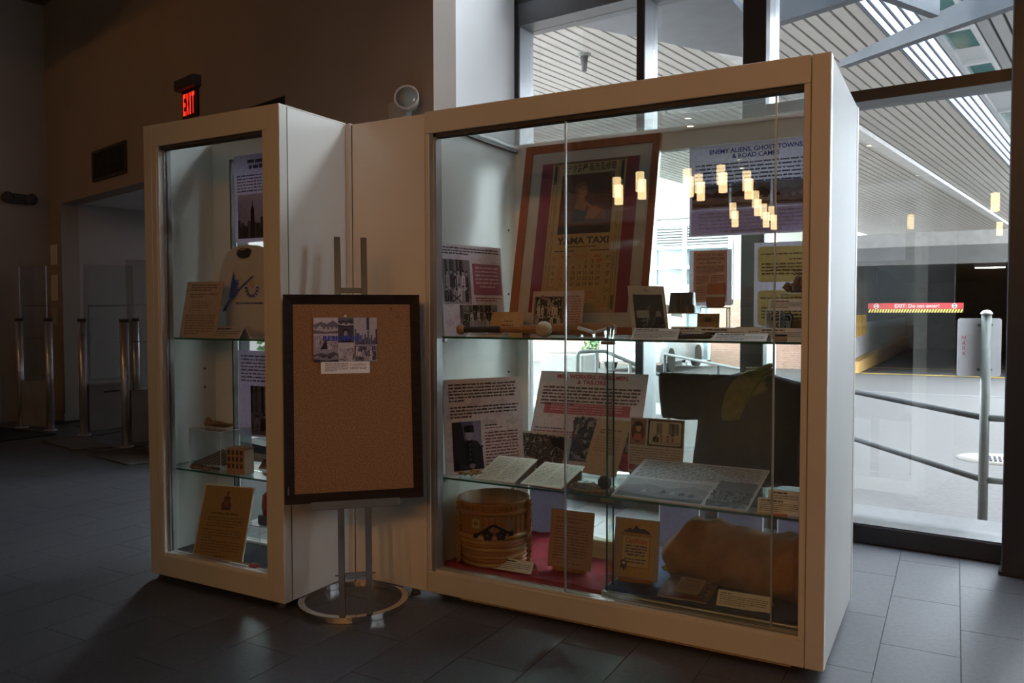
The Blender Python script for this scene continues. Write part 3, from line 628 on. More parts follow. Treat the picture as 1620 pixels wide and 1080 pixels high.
# clearance bar
t = thing('clearance_bar', 'hanging red clearance bar reading EXIT: Do not enter! across the garage mouth', 'sign', (-.535, 20.0, 1.42))
MB().bbox(-1.1, 1.1, -.03, .03, -.02, .135, .004).build('panel', pm('red_bar_panel', (.42, .035, .04), .5), t)
MB().bbox(-1.1, 1.1, -.03, .03, -.115, -.025, .004).build('warning_strip', pm('black_strip', (.03, .03, .03), .6), t)
pr = Print(5); pr.text('EXIT: Do not enter!', .05, .018, .088, (240, 235, 235), bold=.0)
for s_ in (-1, 1): pr.ell(s_*.9, .058, .06, .062, (240, 235, 235), 2, 16).ell(s_*.9, .058, .046, .048, (60, 40, 40), 3, 14).rect(s_*.9-.04, .046, s_*.9+.04, .07, (240, 235, 235), 4)
for k in range(34): pr.poly([(-1.09+k*.064, -.112), (-1.055+k*.064, -.112), (-1.02+k*.064, -.028), (-1.055+k*.064, -.028)], (225, 200, 90), 2)
q = pr.build(t, 'lettering'); q.location = (0, -.031, 0); q['kind'] = 'stuff'
for s_ in (-.9, .9): MB().tube([(s_, 0, .13), (s_, 0, 1.48)], .008, 6).build('chain', BLACKM, t)
# grey storage boards and traffic wands leaning along the garage wall
for k in range(8):
    t = tag(MB().bbox(-.03, .03, -.05, .05, 0, .62, .015).build('bollard_sleeve', pm('ochre_sleeve', (.5, .3, .05), .6), None, (-2.02, 20.6+k*.42, .62)), 'ochre sleeve fixed on the garage wall in a row', 'sleeve', 'ochre sleeves on the garage wall')

# ================================================================== THE DISPLAY CASES
ZB, ZT, DD, XM, XC, XL, YP = .03, 2.278, .917, -1.766, -2.233, -3.158, -.451
OT, OB = 2.177, .13                              # opening top / bottom
ca = thing('display_case', 'wide cream-framed glass display case with its long front facing the hall', 'display case', (0, 0, 0))
bx('top_rail', XM, -.069, 0, .05, OT, ZT, CREAMD, ca, .003)
bx('bottom_rail', XM, -.069, 0, .05, ZB, OB, CREAMD, ca, .003)
bx('corner_post', -.067, 0, 0, .05, ZB, ZT, CREAMD, ca, .003)
bx('stile', -.0925, -.069, .002, .05, OB, OT, CREAMD, ca, .002)
bx('stile', XM, -1.743, .002, .05, OB, OT, CREAMD, ca, .002)
bx('bead', -1.743, -1.722, .004, .012, OB, OT, TRACK, ca); bx('track', -1.722, -1.712, .012, .06, OB, OT, TRACK, ca)
bx('head_gasket', -1.743, -.0925, .012, .06, OT-.018, OT, SEAM, ca); bx('sill_track', -1.743, -.0925, .008, .062, OB-.001, OB+.012, CREAMD, ca)
bx('side_panel', -.022, -.002, .05, DD-.05, ZB, ZT-.004, pm('toned_down_side_panel', (.64, .65, .64), .55, noise=1.5, amt=.04, spec=.12), ca, .002)  # cream made greyer and duller to offset strong daylight on this face
bx('corner_post', -.05, 0, DD-.045, DD, ZB, ZT, CREAMD, ca, .003); bx('seam', -.02, -.0035, DD-.05, DD-.045, ZB, ZT-.004, SEAM, ca)
bx('side_panel', XM-.002, XM+.006, .05, DD-.05, ZB, ZT-.004, CREAM, ca, .001)
bx('link_panel', XC+.012, XM-.003, .002, .024, ZB, ZT-.008, CREAM, ca, .002)
bx('link_post', XC+.001, XC+.03, -.012, .03, ZB, ZT-.004, CREAMD, ca, .003); bx('seam', XC+.03, XC+.033, .0, .01, ZB, ZT-.01, SEAM, ca)
bx('back_rail', -1.679, -.05, .86, DD, 2.165, ZT, CREAM, ca, .003); bx('back_rail', -1.679, -.05, .86, DD, ZB, .13, CREAM, ca, .003)
bx('back_stile', XM+.007, -1.679, .86, DD, ZB, ZT, CREAM, ca, .003); bx('back_stile', -.09, -.045, .86, DD, .13, 2.165, CREAM, ca, .003)
MB().box(XM+.007, -.023, .05, .86, 2.252, 2.260).build('top_glass', CEILG, ca)
bx('top_ledge', XM+.007, XM+.024, .05, .86, 2.232, 2.252, pm('grey_ledge_angle', (.25, .25, .24), .5), ca); bx('top_ledge', -.037, -.022, .05, .86, 2.232, 2.252, MATS['grey_ledge_angle'], ca)
bx('base_deck', XM+.006, -.022, .05, .86, .075, .1, CREAM, ca)
sub(pane('back_pane', -1.679, -.09, .885, .891, .13, 2.165, ca), 'glass back of the case')
pA = pane('front_pane', -1.72, -.196, -.003, .003, OB+.012-1.13, OT-.005-1.13, ca, GLASS_FRONT); pA.location = (0, .05, 1.13); pA.rotation_euler = (.0030, 0, .0008)
pB = pane('front_pane', -1.056, -.0935, -.003, .003, OB+.012-1.13, OT-.005-1.13, ca, GLASS_FRONT); pB.location = (0, .028, 1.13); pB.rotation_euler = (-.0030, 0, -.0008)
bx('pane_pull', -1.060, -1.054, .022, .034, OB+.012, OT-.018, pm('satin_edge_strip', (.45, .47, .47), .3, .5), ca); bx('pane_pull', -.201, -.195, .045, .056, OB+.012, OT-.018, MATS['satin_edge_strip'], ca)
S1, S2, BZ = 1.237, .566, .108
sh1 = pane('shelf', XM+.012, -.026, .075, .84, S1-.009, S1, ca, SHELFG); sh2 = pane('shelf', XM+.012, -.026, .075, .84, S2-.009, S2, ca, SHELFG)
pane('divider', -.889, -.881, .078, .15, BZ+.05, S2-.01, ca, SHELFG); pane('divider', -.889, -.881, .078, .15, S2+.001, S1-.01, ca, SHELFG); pane('divider', -.889, -.881, .078, .15, S1+.001, S1+.05, ca, SHELFG)
for z in (S1, S2):
    for x in (XM+.006, -.06):
        for y in (.11, .75): MB().bbox(x, x+.034, y-.012, y+.012, z-.03, z-.009, .003).build('bracket', TRACK, ca)
    MB().bbox(-.915, -.855, .07, .10, z-.024, z-.010, .003).build('clip', pm('bronze_clip', (.25, .17, .1), .4, .5), ca)
for z in (.36, .72, 1.02, 1.45, 1.8): 
    for y in (.12, .78): MB().tube([(XM+.006, y, z), (XM+.010, y, z)], .006, 8).build('pin_hole', SEAM, ca)
for x, y in ((-1.7, .08), (-.9, .08), (-.1, .08), (-1.7, .84), (-.1, .84), (-1.845, .018)):
    MB().lathe([(.018, .03), (.018, .012), (.024, .008), (.024, 0), (0, 0)], 10, (x, y, 0)).build('foot', SEAM, ca)
bx('kick_strip', -1.6, -.12, .03, .045, .012, .03, pm('wood_kick_strip', (.42, .30, .18), .6), ca)

# ---- tall narrow case
tc_ = thing('display_case', 'tall narrow cream display case standing left of the cork board', 'display case', (0, 0, 0))
TT, TB = 2.17, .133; XI, XJ = -3.065, -2.341
bx('top_rail', XL+.062, -2.314, YP, YP+.05, TT, ZT, CREAMD, tc_, .003); bx('bottom_rail', XL+.062, -2.314, YP, YP+.05, ZB, TB, CREAMD, tc_, .003)
bx('corner_post', XL, XL+.06, YP, YP+.05, ZB, ZT, CREAMD, tc_, .003); bx('corner_post', -2.312, XC, YP, YP+.05, ZB, ZT, CREAMD, tc_, .003)
bx('stile', XL+.062, XI, YP+.002, YP+.05, TB, TT, CREAMD, tc_, .002); bx('stile', XJ, -2.314, YP+.002, YP+.05, TB, TT, CREAMD, tc_, .002)
bx('bead', XI, XI+.014, YP+.004, YP+.06, TB, TT, CREAM, tc_); bx('track', XI+.014, XI+.022, YP+.03, YP+.07, TB, TT, TRACK, tc_)
bx('sill_track', XI, XJ, YP+.008, YP+.062, TB-.001, TB+.014, CREAM, tc_); bx('head_gasket', XI, XJ, YP+.012, YP+.06, TT-.014, TT, SEAM, tc_)
bx('side_panel', XC-.022, XC-.002, YP+.05, -.004, ZB, ZT-.006, CREAM, tc_, .002); bx('seam', XC-.02, XC-.0012, YP+.05, YP+.053, ZB, ZT-.006, SEAM, tc_)
bx('top_trim', XC-.03, XC-.001, YP+.05, -.004, ZT-.006, ZT, CREAMD, tc_)
bx('side_panel', XL+.002, XL+.024, YP+.05, 0, ZB, ZT-.006, CREAM, tc_, .002)
bx('back_rail', -3.0, XC-.022, -.05, 0, 2.165, ZT, CREAM, tc_, .003); bx('back_rail', -3.0, XC-.022, -.05, 0, ZB, .13, CREAM, tc_, .003)
bx('back_stile', XL+.024, -3.0, -.05, 0, ZB, ZT, CREAM, tc_, .003); bx('back_stile', -2.33, XC-.022, -.05, 0, .13, 2.165, CREAM, tc_, .003)
bx('gasket', -3.0, -2.99, -.05, -.02, .13, 2.165, SEAM, tc_)
MB().box(XL+.025, XC-.023, YP+.05, -.05, 2.258, 2.264).build('top_glass', CEILG, tc_)
bx('base_deck', XL+.024, XC-.022, YP+.05, -.05, .085, .118, pm('black_deck_cloth', (.015, .015, .018), .8), tc_)
pane('back_pane', -2.99, -2.33, -.026, -.020, .13, 2.165, tc_); pane('front_pane', XI+.022, XJ, YP+.04, YP+.046, TB+.014, TT-.004, tc_, GLASS_FRONT)
T1, T2, TBZ = 1.226, .566, .118
pane('shelf', XL+.03, XC-.028, YP+.07, -.07, T1-.009, T1, tc_, SHELFG); pane('shelf', XL+.03, XC-.028, YP+.07, -.07, T2-.009, T2, tc_, SHELFG)
for z in (T1, T2):
    for y in (-.36, -.1): 
        MB().bbox(XL+.024, XL+.075, y-.012, y+.012, z-.012, z+.006, .003).build('bracket', TRACK, tc_); MB().bbox(XC-.06, XC-.022, y-.012, y+.012, z-.012, z+.006, .003).build('bracket', TRACK, tc_)
for z in (.2, .4, .75, .95, 1.05):
    for y in (-.36, -.12): MB().tube([(XL+.024, y, z), (XL+.028, y, z)], .006, 8).build('pin_hole', SEAM, tc_)
for x, y in ((XL+.05, -.42), (XC-.05, -.42), (XL+.05, -.04), (XC-.05, -.04)): MB().lathe([(.018, .03), (.018, .012), (.024, .008), (.024, 0), (0, 0)], 10, (x, y, 0)).build('foot', SEAM, tc_)

# ================================================================== EASEL, CORK BOARD, LEAFLET
BH = math.radians(43.5); bn = Vector((-math.sin(BH), math.cos(BH), 0)); ba = Vector((math.cos(BH), math.sin(BH), 0))
LEAN = math.radians(6.4); BC = Vector((-1.883, -.372, .527)); upv = Vector((0, 0, math.cos(LEAN)))+bn*math.sin(LEAN)
ROT = (-LEAN, 0, BH)
pivot = BC+bn*.028-upv*(.527/math.cos(LEAN))                          # where the uprights meet the floor
ea = thing('easel', 'chrome floor easel with a ring foot in front of the cases', 'easel', pivot)
e3 = Euler(ROT)
def el(x, y, z): v = Vector((x, y, z)); v.rotate(e3); return v
for x in (-.062, .056):
    MB().bbox(x-.014, x+.014, -.004, .014, .02, 1.70, .002).build('upright', CHROME, ea).rotation_euler = ROT
MB().bbox(-.055, .05, -.002, .008, 1.447, 1.47, .001).build('yoke', CHROME, ea).rotation_euler = ROT
MB().bbox(-.05, .045, .0, .012, .19, .214, .002).tube([(-.09, .005, .205), (.085, .005, .205)], .004, 8).build('crossbar', CHROME, ea).rotation_euler = ROT
MB().bbox(-.19, .19, -.065, .016, .50, .512, .002).bbox(-.19, .19, -.070, -.064, .50, .537, .001).build('ledge', CHROME, ea).rotation_euler = ROT
rc = bn*.235; ring = [Vector((rc.x+.236*math.cos(2*PI*k/56), rc.y+.236*math.sin(2*PI*k/56), .016)) for k in range(56)]
vs = []; 
for k in range(56):
    d = Vector((math.cos(2*PI*k/56), math.sin(2*PI*k/56), 0))
    for r_, z_ in ((.222, .002), (.252, .002), (.252, .028), (.222, .028)): vs.append(rc+d*r_+Vector((0, 0, z_)))
mb = MB(); mb.add(vs, [(k*4+i, k*4+(i+1) % 4, ((k+1) % 56)*4+(i+1) % 4, ((k+1) % 56)*4+i) for k in range(56) for i in range(4)]); mb.build('ring_foot', CHROME, ea)
BW, BHt = .597, .908
cb = thing('cork_board', 'dark-framed cork notice board propped on the chrome easel', 'notice board', BC, rot=ROT)
FRB = pm('black_brown_wood_frame', (.022, .013, .011), .6, noise=8, amt=.3, stretch=(1, 1, 6), spec=.15)
def mitre(mb, w, h, f, y0, y1, y2):
    """picture-frame moulding: four mitred bars with a sloping inner face; returns list of MBs"""
    out = []
    for (a, b) in (((-w/2, 0), (w/2, 0)), ((w/2, 0), (w/2, h)), ((w/2, h), (-w/2, h)), ((-w/2, h), (-w/2, 0))):
        def inn(p): return (p[0]-math.copysign(f, p[0]), p[1]+(f if p[1] < h/2 else -f))
        ai, bi = inn(a), inn(b); m_ = MB()
        m_.add([(a[0], y0, a[1]), (b[0], y0, b[1]), (bi[0], y1, bi[1]), (ai[0], y1, ai[1]), (a[0], y2, a[1]), (b[0], y2, b[1]), (bi[0], y2, bi[1]), (ai[0], y2, ai[1])],
               [(0, 1, 2, 3), (4, 5, 6, 7), (0, 1, 5, 4), (3, 2, 6, 7), (0, 3, 7, 4), (1, 2, 6, 5)]); out.append(m_)
    return out
for m_ in mitre(None, BW, BHt, .042, -.008, .004, .022): m_.build('frame_bar', FRB, cb)
CORK = pm('cork_sheet', (.30, .155, .068), .9, noise=160, amt=.38, bump=.3, bscale=350)
bx('cork_sheet', -BW/2+.038, BW/2-.038, .006, .02, .038, BHt-.038, CORK, cb)
bx('hook', -.285, -.279, -.012, -.006, .04, .075, CHROME, cb)
bl = BC
def onboard(x, y, z):
    v = Vector((x, y, z)); v.rotate(e3); return BC+v
# leaflet
lw, lh = .275, .196
pr = Print(11); H = lh
pr.rect(-lw/2, 0, lw/2, lh, (190, 182, 190), 0)
pr.ph_scape(-lw/2, .125, -.032, lh, (196, 190, 200), (110, 104, 122), (176, 168, 178), (110, 100, 112), 6)
pr.ph_scape(-.032, .155, .036, lh, (100, 100, 118), (60, 60, 76), (170, 165, 175), (50, 48, 60), 3)
pr.rect(.036, .07, lw/2, lh, (176, 170, 180), 1)
for k in range(14): a = .04+k*.007; pr.rect(a, .075, a+.0065, .09+pr.r.random()*.055, pr.r.choice([(70, 68, 92), (100, 98, 120), (84, 80, 104)]), 2)
pr.rect(.092, .14, .104, lh, (66, 64, 84), 2.5)
pr.rect(-.032, .085, .036, .155, (72, 66, 78), 1).poly([(-.012, .118), (.012, .118), (.014, .138), (.006, .146), (-.008, .146), (-.013, .138)], (46, 42, 54), 2).ell(.001, .124, .009, .014, (150, 138, 146), 2.5).poly([(-.022, .085), (.026, .085), (.016, .107), (-.012, .107)], (40, 36, 48), 2)
pr.ph_noise(-lw/2, .055, -.032, .115, 60, ((60, 56, 70), (160, 152, 164), (205, 198, 208)), 0, .2)
pr.poly([(-.11, .055), (-.085, .1), (-.078, .058)], (34, 30, 38), 3)
pr.ph_group(.036, 0, lw/2, .07, 3, 7, (200, 192, 202), (64, 60, 84)); pr.ph_noise(-.032, 0, .036, .06, 50, ((50, 46, 60), (170, 162, 174), (215, 208, 216)), 0, .2); pr.ph_scape(-lw/2, 0, -.032, .055, (150, 144, 158), (86, 82, 98), (130, 124, 138), (52, 48, 62), 4)
pr.text('RESILIENCE', -.01, .094, .021, (62, 84, 190), width=.175, bold=.03, lay=20)
lf = tag(MB().box(-lw/2, lw/2, 0, .002, 0, lh).build('leaflet', WHITE, None, onboard(-.032, -.002, .61), ROT), 'purple-grey photo collage leaflet titled RESILIENCE pinned to the cork board', 'leaflet'); pr.build(lf)
pr = Print(12); pr.words(-.088, .048, .012, 5, .0078, (110, 96, 90)).text('Coquitlam', .055, .034, .012, (150, 110, 100), bold=0).text('HERITAGE', .056, .018, .011, (90, 84, 90), bold=.0)
lf = tag(MB().box(-.106, .106, 0, .001, 0, .052).build('caption_strip', WHITE, None, onboard(-.034, -.0015, .558), ROT), 'narrow white caption strip under the leaflet on the cork board', 'caption'); pr.build(lf)
BRASS = pm('brass_pin', (.75, .55, .2), .2, 1.)
for k, (x, z, l) in enumerate(((.172, .845, 'brass push pin near the upper right frame of the cork board, the higher of two'), (.202, .812, 'brass push pin near the upper right frame of the cork board, the lower of two'), (-.032, .812, 'white push pin above the leaflet on the cork board'))):
    t = thing('push_pin', l, 'pin', onboard(x, .006, z), rot=ROT); m_ = BRASS if k < 2 else WHITE
    MB().tube([(0, 0, 0), (0, -.008, 0)], .0012, 6).build('needle', CHROME, t)
    q = MB().lathe([(0, 0), (.005, .001), (.006, .003), (.004, .006), (0, .007)], 12).build('head', m_, t); q.rotation_euler = (PI/2, 0, 0); q.location = (0, -.004, 0)

# ================================================================== LAMPS OF THE HALL
SHADE = emis('lamp_shade_glow', (1, .66, .33), 7.8*LAMP_W); CORD = pm('lamp_cord', (.03, .03, .03), .6)
def lamp_label(k): return ['nearest row', 'second row', 'third row', 'far row'][k]
LP = [(-6.2, -15.06, 4.34), (-6.68, -14.79, 4.21), (-5.07, -15.12, 4.32), (-5.26, -16.73, 4.45), (-4.52, -16.0, 4.5), (-3.98, -16.3, 4.35), (-4.67, -20.5, 4.45), (-5.48, -21.18, 4.24), (-4.88, -22.67, 4.34), (-4.87, -23.82, 4.38),
      (-2.3, -16.09, 4.07), (-3.6, -25.2, 4.2), (.5, -9.5, 4.3), (2.4, -12, 4.4), (-1.2, -12.4, 4.3), (4.2, -9, 4.25)]
lm = MB().lathe([(.098, -.23), (.1, -.22), (.1, .22), (.098, .23), (.0, .235)], 20).mesh('shade', SHADE)
for k, p in enumerate(LP):
    t = thing('pendant_lamp', 'glowing cylindrical pendant lamp mirrored in the front glass of the wide case', 'lamp', p, group='cylindrical pendant lamps of the hall')
    link(bpy.data.objects.new('shade', lm), t); MB().tube([(0, 0, .23), (0, 0, 5.6-p[2])], .006, 6).build('cord', CORD, t)
DL = emis('downlight_glow', (1, .8, .55), 40)
fix = MB().lathe([(.06, 0), (.075, -.004), (.09, -.012), (.1, -.03), (.1, 0)], 18).mesh('housing', CORD); dsc = MB().lathe([(0, -.012), (.07, -.012), (.07, -.01), (0, -.01)], 16).mesh('lens', DL)
def downlight(p, power, aim, size=95, blend=.8):
    t = thing('ceiling_downlight', 'small round downlight in the hall ceiling, mirrored as a white dot in the case glass except two added wall lights', 'light', (p[0], p[1], 5.6), group='ceiling downlights of the hall')
    link(bpy.data.objects.new('housing', fix), t); link(bpy.data.objects.new('lens', dsc), t)
    L = bpy.data.lights.new('downlight_beam', 'SPOT'); L.energy = power*LAMP_W; L.color = WARM; L.spot_size = math.radians(size); L.spot_blend = blend; L.shadow_soft_size = .045
    o = link(bpy.data.objects.new('downlight_beam', L), t); o.location = (0, 0, -.06); o.rotation_euler = (Vector(aim)-Vector((p[0], p[1], 5.54))).to_track_quat('-Z', 'Y').to_euler()
for p in ((-.8, -11.5), (1.0, -12.2), (2.8, -11.6), (4.6, -12.4)): downlight(p, 163, (-.4, 0, 1.5), 32, 1.0)
for p in ((-4.6, -9.2), (-4.9, -14.6), (-5.1, -20.3)): downlight(p, 12, (p[0], p[1], 0), 80)
for p in ((-5.5, -6.5), (-8.0, -5.5)): downlight(p, 48, (p[0], 2.2, 3.2), 60, 1.0)  # pair added only to lighten the taupe wall

# ================================================================== THINGS ON THE LEFT WALL
t = thing('exit_sign', 'lit red EXIT sign hanging from a dark box on the taupe wall', 'sign', wl(-3.36, -.012, 3.16), LA-math.radians(0))
MB().bbox(-.19, .19, -.07, .06, .26, .36, .006).build('housing', pm('dark_sign_housing', (.06, .05, .05), .5), t)
MB().bbox(-.15, .15, -.012, .0, .0, .26, .002).build('panel', pm('smoked_sign_panel', (.05, .012, .01), .2), t)
vs, fs, x0, x1, y0, y1 = text_geo('EXIT', .03)
RED = emis('exit_letter_glow', (1, .03, .015), 1.1)
for k, ch in enumerate('EXIT'):
    vs, fs, x0, x1, y0, y1 = text_geo(ch, .03); sx = .05/(x1-x0) if ch != 'I' else .022/(x1-x0)
    cx = (-.1, -.035, .02, .075)[k]
    MB().add([((a-x0)*sx+cx-.025*(ch != 'I')-.011*(ch == 'I'), -.0145, .03+(b-y0)/(y1-y0)*.2) for a, b in vs], fs).build('letter', RED, t)
t = thing('air_grille', 'dark louvred air grille high on the taupe wall', 'grille', wl(-5.3, 0, 2.84), LA)
MB().box(-.46, .44, -.006, -.002, 0, .33).build('backing', pm('grille_black', (.01, .01, .01), .8), t)
GF = pm('grille_grey', (.06, .058, .058), .6)
for a, b, c, d in ((-.48, -.44, 0, .33), (.42, .46, 0, .33), (-.03, .0, 0, .33)): bx('bar', a, b, -.02, -.004, c, d, GF, t)
for z in (0, .31): bx('bar', -.48, .46, -.02, -.004, z-.01, z+.02, GF, t)
sm = MB().add([(-.2, -.018, 0), (.2, -.018, 0), (.2, -.006, .012), (-.2, -.006, .012), (-.2, -.018, .004), (.2, -.018, .004), (.2, -.006, .016), (-.2, -.006, .016)], [(0, 1, 2, 3), (4, 5, 6, 7), (0, 1, 5, 4), (1, 2, 6, 5), (2, 3, 7, 6), (3, 0, 4, 7)]).mesh('slat', GF)
for k in range(13):
    for x in (-.235, .21): o = link(bpy.data.objects.new('slat', sm), t); o.location = (x, 0, .025+k*.0225)
t = thing('emergency_light', 'white round-headed emergency light on the taupe wall above the cases', 'light', wl(-.27, 0, 2.63), LA)
EW = pm('grey_white_plastic', (.5, .47, .43), .5)
MB().bbox(-.14, .06, -.05, 0, .02, .14, .008).build('mount', EW, t)
q = MB().lathe([(0, 0), (.05, 0), (.075, .03), (.085, .09), (.08, .1), (.07, .092), (.0, .085)], 20).build('head', EW, t); q.location = (.09, -.05, .1); q.rotation_euler = (math.radians(80), 0, math.radians(35))
q = MB().lathe([(0, .086), (.068, .093), (.068, .096), (0, .092)], 16).build('lens', pm('dull_lens', (.25, .27, .26), .1), t); q.location = (.09, -.05, .1); q.rotation_euler = (math.radians(80), 0, math.radians(35))
t = thing('twin_spotlight', 'dark twin-headed emergency spotlight on the far left wall', 'light', wl(-7.28, -.35, 2.75), LA)
for s_ in (-1, 1): q = MB().lathe([(0, 0), (.05, 0), (.07, .08), (0, .08)], 14).build('head', GF, t); q.location = (.03, s_*.11, 0); q.rotation_euler = (0, PI/2, s_*.3)
MB().bbox(0, .04, -.1, .1, -.06, .06, .006).build('mount', GF, t)
# ---- security gates at the entrance
GT = pm('grey_gate_panel', (.30, .30, .32), .5); AL = pm('satin_aluminium', (.62, .60, .62), .3, .7); GG = glassmat('gate_acrylic', (.86, .88, .88), .07, .03, (.5, .52, .52))
def gate(label, p, q):
    p, q = Vector((*p, 0)), Vector((*q, 0)); d = q-p; Lg = d.length; a = math.atan2(d.y, d.x)
    t = thing('security_gate', label, 'gate', p, a, 'security gates at the library entrance')
    for x in (0, Lg):
        pst = MB().tube([(x, 0, 0), (x, 0, 1.25)], .042, 14).build('post', AL, t); MB().tube([(x, 0, 1.25), (x, 0, 1.285)], .045, 14).build('cap', SEAM, pst)
        MB().lathe([(.0, .012), (.07, .012), (.075, 0), (0, 0)], 14, (x, 0, 0)).build('foot', AL, t)
    MB().bbox(.045, Lg-.045, -.03, .03, .03, .56, .012).build('base_panel', GT, t)
    MB().box(Lg*.35, Lg*.65, -.032, -.03, .455, .475).build('badge', SEAM, t)
    MB().box(.02, Lg-.02, -.006, .006, .56, 1.88, 0, 1).build('clear_panel', [GG, EDGEW], t)
    for z in (.60, 1.05, 1.42): MB().box(.06, Lg-.06, -.010, -.006, z, z+.012).build('antenna_loop', pm('grey_loop', (.3, .3, .31), .5), t)
    for x in (.06, Lg-.07): MB().box(x, x+.01, -.010, -.006, .6, 1.43).build('antenna_loop', MATS['grey_loop'], t)
gate('clear security gate with aluminium posts farthest left, by the door', (-8.66, 2.33), (-9.18, 2.30))
gate('clear security gate with aluminium posts in the middle of the entrance', (-7.97, 2.29), (-7.86, 2.86))
gate('clear security gate partly hidden behind the tall display case', (-6.86, 2.02), (-6.72, 2.62))
def fmat(name, label, pts, m_):
    mb = MB(); mb.prism(pts, .001, .016, 'z'); return tag(mb.build(name, m_, None), label, 'mat')
fmat('door_mat', 'grey-brown door mat between the security gates', [(-7.95, 1.81), (-7.11, 1.62), (-6.92, 1.93), (-7.80, 2.17)], pm('brown_mat', (.10, .085, .075), .95, noise=80, amt=.3))
fmat('door_mat', 'grey-brown door mat nearest the tall display case', [(-6.8, 1.56), (-5.96, 1.39), (-5.75, 1.78), (-6.68, 1.95)], MATS['brown_mat'])
fmat('entrance_rug', 'black entrance rug on the floor at the far left', [(-9.7, 1.15), (-8.3, 1.55), (-8.25, 2.15), (-9.5, 2.15)], pm('black_rug', (.015, .014, .015), .95))
t = thing('notice_holder', 'small wall notice and call panel beside the entrance opening', 'notice', wl(-7.1, -.003, 1.2), LA)
MB().bbox(-.06, .06, -.02, 0, 0, .2, .004).build('panel', EW, t); MB().bbox(-.12, .1, -.012, 0, .3, .62, .002).build('sheet', WHITE, t); MB().bbox(-.12, .1, -.012, 0, .75, 1.0, .002).build('sheet', WHITE, t)

# ================================================================== EXHIBITS IN THE WIDE CASE
INK = (84, 76, 92); REDINK = (150, 62, 84); PINK = (178, 104, 128)
def mauve_bg(pr, w, h, a=(236, 225, 235), b=(224, 206, 221)):
    pr.rect(-w/2, 0, w/2, h, a, 0)
    for k in range(26):
        x = pr.r.uniform(-w/2+.03, w/2-.05); y = pr.r.uniform(.03, h-.05); q = pr.r.uniform(.015, .04)
        pr.poly([(x-q, y), (x, y-q*.6), (x+q, y), (x, y+q*.6)], tuple(int(v+pr.r.uniform(-5, 5)) for v in b), .3)
def caption(seed, w, h, n=4, title=None, col=(60, 56, 62)):
    pr = Print(seed); lh = (h-.012)/(n+1)
    if title: pr.text(title, -w/2+.01, h-.008-lh*.75, lh*.62, (40, 36, 40), 'L', bold=.03)
    else: pr.words(-w/2+.01, h-.006, w*.1, 1, lh*1.05, (46, 42, 46), .6, .95)
    pr.words(-w/2+.01, h-.008-lh, w/2-.012, n, lh*.92, (120, 114, 116), .36, .6); return pr
# ---- upper shelf
w, h = .47, .447; pr = Print(21); mauve_bg(pr, w, h)
pr.words(-w/2+.01, h-.012, w/2-.02, 3, .0135, INK, .5, .45)
pr.ph_group(-w/2+.012, .155, -.02, h-.075, 2, 6, (226, 214, 226), (44, 38, 62)); pr.line((-.16, .165), (-.1, .2), .006, (30, 26, 40), 6).line((-.1, .165), (-.16, .2), .006, (30, 26, 40), 6)
pr.rect(.0, .2, w/2-.012, h-.09, PINK, 1).words(.02, h-.1, w/2-.03, 6, .019, (230, 205, 215), .42, .7, 3, True)
pr.words(.01, .19, w/2-.02, 2, .012, REDINK, .45, .8)
pr.ph_group(-w/2+.12, .03, w/2-.06, .15, 2, 10, (232, 226, 230), (30, 26, 34))
board('info_panel', 'mauve panel with two baseball team photographs leaning on the case wall', 'info panel', -1.679, .315, S1, 81, 5, w, h, pr=pr)
# framed calendar
w, h = .747, 1.02
t = thing('framed_calendar', 'large wood-framed taxi calendar on a red mat, leaning on the upper shelf', 'framed picture', (-1.259, .552, S1), rot=(-math.radians(12.5), 0, math.radians(.4)))
FRO = pm('red_brown_wood_frame', (.32, .075, .02), .35, noise=5, amt=.25, stretch=(6, 6, 1), coat=.2)
for m_ in mitre(None, w, h, .04, -.012, -.004, .018): m_.build('frame_bar', FRO, t)
mtb = bx('mat_board', -w/2+.036, w/2-.036, .004, .01, .036, h-.036, pm('cream_mat_board', (.62, .57, .51), .7), t)
bx('red_mat', -.27, .27, .001, .004, .115, .918, pm('crimson_mat', (.26, .015, .035), .7), mtb)
pr = Print(22); c = (196, 160, 104); ink = (40, 32, 26)
pr.rect(-.205, .115, .205, .915, c, 0)
for s_ in (-1, 1):
    for q in (.192, .178, .170): pr.rect(s_*q-.0012, .12, s_*q+.0012, .91, (120, 92, 56), 1)
    pr.rect(s_*.186-.008, .80, s_*.186+.008, .9, (70, 62, 46), 2); pr.rect(s_*.186-.008, .13, s_*.186+.008, .2, (110, 90, 52), 2)
pr.rect(-.2, .905, .2, .915, (110, 88, 56), 1)
pr.text('ラヂヲ各種 販売及修理', 0, .862, .032, ink, width=.30)
pr.rect(-.145, .525, .145, .845, (96, 48, 28), 1)
for k in range(18): pr.rect(-.14+k*.0157, .60, -.134+k*.0157, .84, (112, 58, 32), 1.3)
pr.rect(-.145, .525, .145, .57, (58, 52, 58), 1.5).rect(-.145, .565, .145, .6, (110, 56, 26), 1.6)
pr.ell(-.03, .76, .038, .045, (150, 84, 38), 2, 14).ell(-.022, .748, .024, .032, (182, 116, 66), 2.2, 12)
pr.poly([(-.06, .61), (-.01, .61), (.005, .68), (-.02, .735), (-.05, .715), (-.065, .66)], (160, 96, 52), 2.1).poly([(-.07, .59), (.0, .59), (.01, .64), (-.06, .66)], (50, 38, 34), 2.4)
pr.poly([(.0, .6), (.1, .6), (.115, .63), (.06, .672), (.02, .66)], (166, 96, 46), 2.3).poly([(.05, .6), (.12, .6), (.1, .66)], (140, 74, 34), 2.5).line((-.005, .69), (.05, .65), .014, (176, 108, 60), 2.6)
